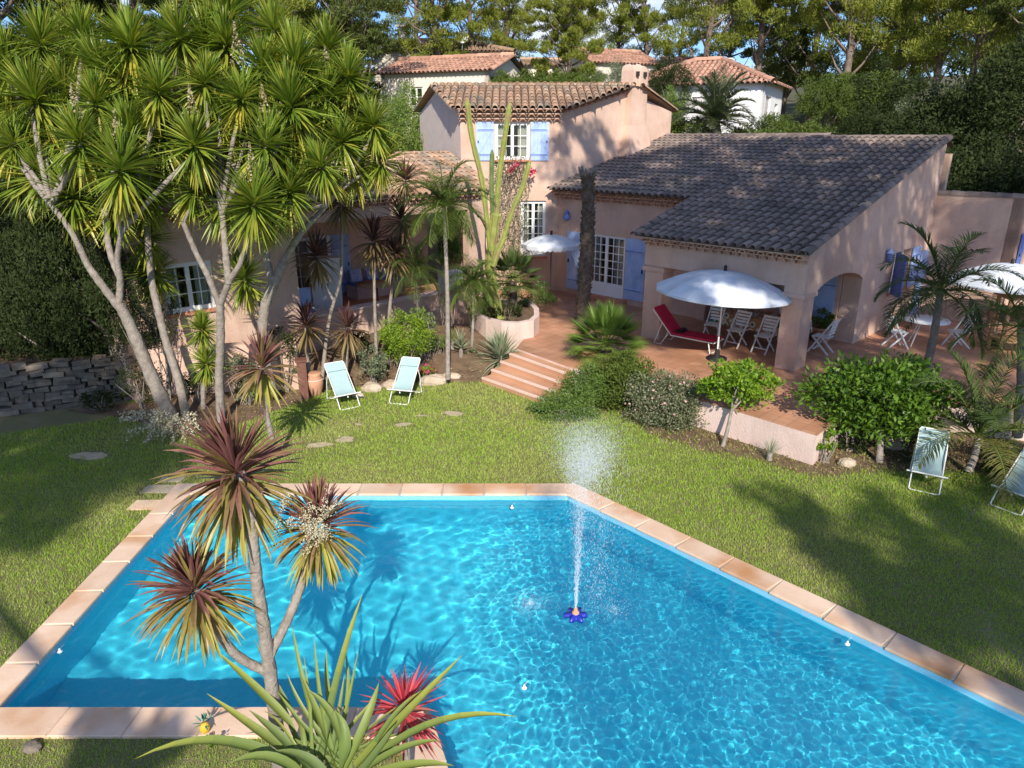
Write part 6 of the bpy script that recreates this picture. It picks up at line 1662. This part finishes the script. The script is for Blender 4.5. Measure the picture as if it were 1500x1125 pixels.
leafy('hedge', 'green hedge below the balcony of the white villa', 'low', 1120, 182, 33, .9, 'hedge')
leafy('hedge', 'hedge beyond the roof behind the date palm', 'low', 1010, 175, 34, .9, 'hedge')

# shade trees behind and beside the camera: their crowns stand where the shadows in the photograph come from
def shade_tree(label, base, targets, H, cards_n=260, r=(.95,.95,.6)):
    """targets: shaded spots (world points, radius); a foliage clump sits up-sun of each at height H."""
    t = thing('pine_tree', label, 'tree', base, 0, 'tall pines around the viewpoint', local=False)
    tr = MB(); cr = MB(); base = Vector(base); cs = []
    for (p, rad, h) in targets:
        k = (h-p.z)/-SUN.z; c = p-SUN*k; cs.append((c, rad))
    mid = sum((c for c, _ in cs), Vector((0,0,0)))/len(cs); fk = Vector((base.x*.5+mid.x*.5, base.y*.5+mid.y*.5, mid.z-4))
    tr.tube(smooth_path([base-Vector((0,0,1)), base.lerp(fk, .55)+Vector((.3,0,0)), fk, mid], 5), [.42-.018*i for i in range(16)], 10)
    for i, (c, rad) in enumerate(cs):
        if i % 3 == 0: tr.tube([fk.lerp(mid, .5), fk.lerp(c, .6)+Vector((0,0,.5)), c], [.12,.08,.03], 5)
        for j in range(4):
            cc = np.array(c)+rng.normal(size=3)*np.array([.38,.38,.25])*rad; n_ = int(cards_n/4*rad**1.3)
            u = rdir(n_); p = cc+u*np.array(r)*rad*.62*(.2+.8*rng.random(n_)**.5)[:,None]
            cards(cr, p, rdir(n_), .30, .10)
    tr.build('trunk', M['bark_pine'], t); cr.build('crown', M['pine_dark'], t); return t
def spots(poly_px, z, n, rad, h, jitter=0, plane=None):
    """random points inside a picture polygon, dropped on the plane z (or a function giving the world point)."""
    xs_ = [p[0] for p in poly_px]; ys_ = [p[1] for p in poly_px]; out = []; pts = []
    tries = 0
    while len(out) < n and tries < 8000:
        tries += 1
        u = random.uniform(min(xs_), max(xs_)); v = random.uniform(min(ys_), max(ys_))
        if not inside(poly_px, u, v): continue
        p = plane(u, v) if plane else G(u, v, z)
        if p is None: continue
        if any((p-q).length < rad*.62 for q in pts): continue
        pts.append(p); out.append((p, rad*random.uniform(.75,1.2), h+random.uniform(-2,2)))
    return out
def roof_pt(u, v):
    d = Vector(ray(u, v)); o = Vector((0,0,CH))
    # intersect with plane A of the porch roof
    n_ = Vector((-NV.x*.284, -NV.y*.284, 1)); p0 = Vector((*Lp(0,-.4), 3.55)); k = (p0-o).dot(n_)/d.dot(n_)
    return o+d*k if 5 < k < 60 else None
def wallpt(base, dirn):
    nn = Vector((-dirn[1], dirn[0], 0))
    def f(u, v):
        d = Vector(ray(u, v)); o = Vector((0,0,CH)); k = (Vector((*base,0))-o).dot(nn)/d.dot(nn); return o+d*k if 5 < k < 60 else None
    return f
S1 = spots([(985,205),(1195,205),(1380,212),(1170,372),(935,345),(1030,285),(830,262)], 0, 60, 1.25, 20, plane=roof_pt)
S1b = spots([(825,285),(1020,300),(935,350),(930,430),(860,420),(825,400)], 0, 14, 1.2, 19, plane=wallpt(Lp(4,3.0), (UV.x,UV.y)))
S1e = [(at(861, v_, 21.3), .55, 19) for v_ in (265,300,335,370)]
S1f = [(at(u_, v_, 17.4), .6, 19) for u_, v_ in ((1085,412),(1120,430),(1060,435),(1105,410),(1140,440))]
S1c = spots([(800,425),(930,440),(935,520),(860,500),(800,455)], T, 12, .95, 18)
S1d = spots([(935,350),(1168,380),(1165,545),(1125,540),(1120,440),(965,400),(960,500),(930,495)], 0, 24, 1.1, 18, plane=wallpt(Lp(0,0), (UV.x,UV.y)))
S2 = spots([(1185,385),(1380,225),(1375,290),(1490,300),(1490,360),(1345,450),(1270,500),(1180,530)], 0, 40, 1.15, 19, plane=wallpt(Lp(0,0), (NV.x,NV.y)))
S2b = spots([(1160,560),(1290,505),(1420,480),(1420,560),(1300,560)], T, 14, 1.1, 18)
S3 = spots([(1240,690),(1500,700),(1500,960),(1420,900),(1330,820),(1270,760)], 0, 17, .72, 18)
S3b = spots([(1130,745),(1185,730),(1240,790),(1260,830),(1190,800)], 0, 7, .5, 16)+spots([(1290,830),(1400,850),(1500,1000),(1430,1000),(1330,920),(1250,880)], 0, 9, .6, 16)
S4 = spots([(0,610),(200,600),(260,670),(170,700),(60,760),(0,800)], 0, 34, 1.0, 18)
S5_ = lambda: spots([(0,400),(230,420),(240,600),(0,600)], 0, 22, 1.5, 19, plane=lambda u, v: at(u, v, 17.5))
S5b_ = lambda: spots([(240,330),(500,330),(640,330),(620,440),(480,460),(240,470)], 0, 22, .9, 19, plane=lambda u, v: at(u, v, 18.5))
S5 = spots([(0,520),(150,520),(170,600),(0,620)], 0, 18, .95, 17, plane=lambda u, v: at(u, v, 16.2))
S6 = spots([(815,200),(960,190),(960,235),(830,262),(800,330),(790,400),(812,300)], 0, 10, .75, 20, plane=lambda u, v: at(u, v, 27))
S7 = spots([(860,150),(905,150),(900,215),(850,240)], 0, 3, .6, 20, plane=lambda u, v: at(u, v, 27.5))
S8 = spots([(150,1035),(260,1035),(230,1125),(110,1125)], 0, 5, .35, 9)+spots([(450,1110),(600,1110),(560,1130)], 0, 0, .3, 9)
shade_tree('tall pine beside the viewpoint whose crown shades the porch roof', (13.5,-3,0), S1+S1b+S1c+S1e+S1f, 20)
shade_tree('tall pine on the right of the viewpoint shading the gable wall', (16.5,-2,0), S1d+S2+S2b+S6+S7, 20)
shade_tree('pine on the right of the viewpoint shading the right side of the lawn', (12.5,-9,0), S3+S3b, 18)
shade_tree('pine on the left of the viewpoint shading the left side of the lawn', (-13,-6,0), S4+S5+S8, 18)

# ================================================================== GRASS
M['grass'] = leafmat('grass_blade', [(.22,.36,.03), (.28,.41,.045), (.35,.44,.07), (.23,.37,.035), (.42,.44,.13)], old=(.45,.42,.17), trans=.3, rough=.6)
BARE = [(G(590,622),.22),(G(618,609),.14),(G(664,606),.30),(G(506,644),.28),(G(467,652),.3),(G(132,668),.42),(G(525,622),.12)]
ng = 480000
gx_ = rng.uniform(-14, 16, ng*2); gy_ = 4.2+rng.random(ng*2)**1.15*13.6
dn = 1/(1+((gy_-5)/9)**2)
ok = rng.random(ng*2) < np.clip(dn*1.3, .25, 1)
ok &= ~inside_np(offset_poly(POOL, .385), gx_+rng.normal(0,.012,ng*2), gy_+rng.normal(0,.012,ng*2))
fr = np.abs(gx_) < gy_*.80+3.2; ok &= fr
for poly in (TER, [(p[0],p[1]) for p in BEDL+[(-.2,19),(-1.2,20.6),(-3.4,20.8),(-6.2,18.2),(-8.6,16),(-10.5,15.6)]], [(-.9,17.7),(.95,15.8),(2,17.5),(.6,19)]): ok &= ~inside_np(poly, gx_, gy_)
BEDR = [gp(790,600)[:2], gp(830,625)[:2], gp(900,600)[:2], gp(960,640)[:2], gp(1040,665)[:2], gp(1100,672)[:2], gp(1190,700)[:2], gp(1300,690)[:2], gp(1400,690)[:2], gp(1500,700)[:2], (14,13), (14,16), (3,17.5), (1.2,17.2)]
nb_ = inside_np(BEDR, gx_+rng.normal(0,.12,ng*2), gy_+rng.normal(0,.12,ng*2)); ok &= (~nb_) | (rng.random(ng*2) < .12)
for (c, r_) in BARE:
    dd_ = np.hypot((gx_-c.x)/r_, (gy_-c.y)/(r_*.7)); ok &= rng.random(ng*2) < np.clip((dd_-.6)*1.5, 0.03, 1)
ok &= ~((gx_ < -9.3) & (gy_ > 15.0+(gx_+9.3)*.45))
gx_, gy_ = gx_[ok][:ng], gy_[ok][:ng]; n_ = len(gx_)
hgt = rng.uniform(.022, .052, n_)*np.interp(gy_, [5,16], [.9,1.45]); wd = np.interp(gy_, [5,16], [.004,.011])*rng.uniform(.7,1.3,n_)
az = rng.uniform(0, 2*math.pi, n_); ln = rng.uniform(.1,.9,n_)
tipx = gx_+np.cos(az)*hgt*ln; tipy = gy_+np.sin(az)*hgt*ln
a2 = rng.uniform(0, 2*math.pi, n_)
Vg = np.stack([np.stack([gx_-np.cos(a2)*wd, gy_-np.sin(a2)*wd, np.zeros(n_)+.001], 1), np.stack([gx_+np.cos(a2)*wd, gy_+np.sin(a2)*wd, np.zeros(n_)+.001], 1), np.stack([tipx, tipy, hgt], 1)], 1)
patch = np.sin(gx_*.9+1.3*np.sin(gy_*.7))*np.sin(gy_*1.1+np.sin(gx_*.6)*1.7)+.35*np.sin(gx_*3.1+gy_*1.7)*np.sin(gy_*3.7-gx_)
ageg = np.clip(patch*.38+rng.random(n_)**2*.4-.05, 0, .8)
gb = MB().add(Vg.reshape(-1, 3), np.arange(n_*3).reshape(-1, 3), 0, ageg)
tag(gb.build('grass', M['grass']), kind='stuff')
for i, (c, r_) in enumerate(BARE):
    K = 22; ph = i*1.7; pl_ = [(c.x+r_*.8*(1+.22*math.sin(2*a+ph)+.15*math.sin(3*a+ph*2)+.08*math.sin(7*a))*math.cos(a), c.y+r_*.5*(1+.22*math.sin(2*a+ph)+.12*math.sin(5*a+ph))*math.sin(a), .004) for a in [2*math.pi*k/K for k in range(K)]]
    struct('bare_earth', MB().add(pl_, [tuple(range(K))]), M['earth'])
# fallen leaves on the soil beds
lb_ = MB(); nl_ = 2600; pts = []
while len(pts) < nl_:
    x, y = random.uniform(-9,11), random.uniform(11.5,20)
    if inside(BEDR, x, y) and not inside(TER, x, y): pts.append((x,y,.02))
    elif inside([(p[0],p[1]) for p in BEDL]+[(-.2,19.0),(-3.4,20.8),(-8.6,16.0)], x, y): pts.append((x,y,.03+max(0,(y-17)*.13)))
k_ = 0
while k_ < 420:
    x, y = random.uniform(-9,11), random.uniform(5,16)
    if not inside(COPO, x, y) and random.random() < (.25+.75*max(0, (y-8)/8)): pts.append((x,y,.02)); k_ += 1
nl_ = len(pts)
cards(lb_, np.array(pts)+np.array([0,0,.02]), rdir(nl_)*np.array([1,1,.3]), .07, .035)
M['litter'] = leafmat('leaf_litter', [(.20,.12,.06),(.30,.2,.1),(.12,.14,.04),(.35,.27,.16)], trans=.1, rough=.9)
tag(lb_.build('leaf_litter', M['litter']), kind='stuff')

# ================================================================== LIGHT, SKY, CAMERA
w = bpy.data.worlds.new('World'); sc.world = w; w.use_nodes = True
nt = w.node_tree; bg = nt.nodes['Background']
sk = nt.nodes.new('ShaderNodeTexSky'); sk.sky_type = 'NISHITA'; sk.sun_disc = False
sk.sun_elevation = R(34.6); sk.sun_rotation = math.atan2(-SUN.x, -SUN.y); sk.dust_density = .4; sk.ozone_density = 2.5; sk.air_density = 1.0
sk.ozone_density = 4.0
tcs = nt.nodes.new('ShaderNodeTexCoord'); mps = N(nt, 'ShaderNodeMapping'); mps.inputs['Scale'].default_value = (1,1,3.5); nt.links.new(tcs.outputs['Generated'], mps.inputs[0])
ns = N(nt, 'ShaderNodeTexNoise', Scale=4.5, Detail=7.0, Roughness=.55); nt.links.new(mps.outputs[0], ns.inputs[0])
cf = ramp(nt, ns.outputs[0], [(.50, (0,0,0)), (.66, (.85,.85,.85))])
nt.links.new(mix(nt, cf, mix(nt, 1.0, sk.outputs[0], (.62,.78,1.05), 'MULTIPLY'), (6.2,6.3,6.6)), bg.inputs[0]); bg.inputs[1].default_value = .13
ld = bpy.data.lights.new('sun', 'SUN'); ld.energy = 4.8; ld.angle = R(.5); ld.color = (1, .93, .82)
lo = bpy.data.objects.new('sun', ld); COL.objects.link(lo); lo.rotation_euler = SUN.to_track_quat('-Z', 'Y').to_euler(); lo.location = (0,0,60)
ld.cycles.is_caustics_light = True
cd = bpy.data.cameras.new('camera'); co = bpy.data.objects.new('camera', cd); COL.objects.link(co)
cd.lens = 36*FP/1500; cd.sensor_width = 36; cd.clip_end = 2000; cd.clip_start = .05
co.location = (0, 0, CH); co.rotation_euler = (R(90)-PITCH, 0, 0); sc.camera = co
sc.view_settings.view_transform = 'Standard'; sc.view_settings.look = 'None'; sc.view_settings.gamma = 1; sc.view_settings.exposure = 0.38
sc.cycles.max_bounces = 7; sc.cycles.transparent_max_bounces = 12; sc.cycles.use_denoising = True
for o in bpy.data.objects:
    if '_local' in o: del o['_local']
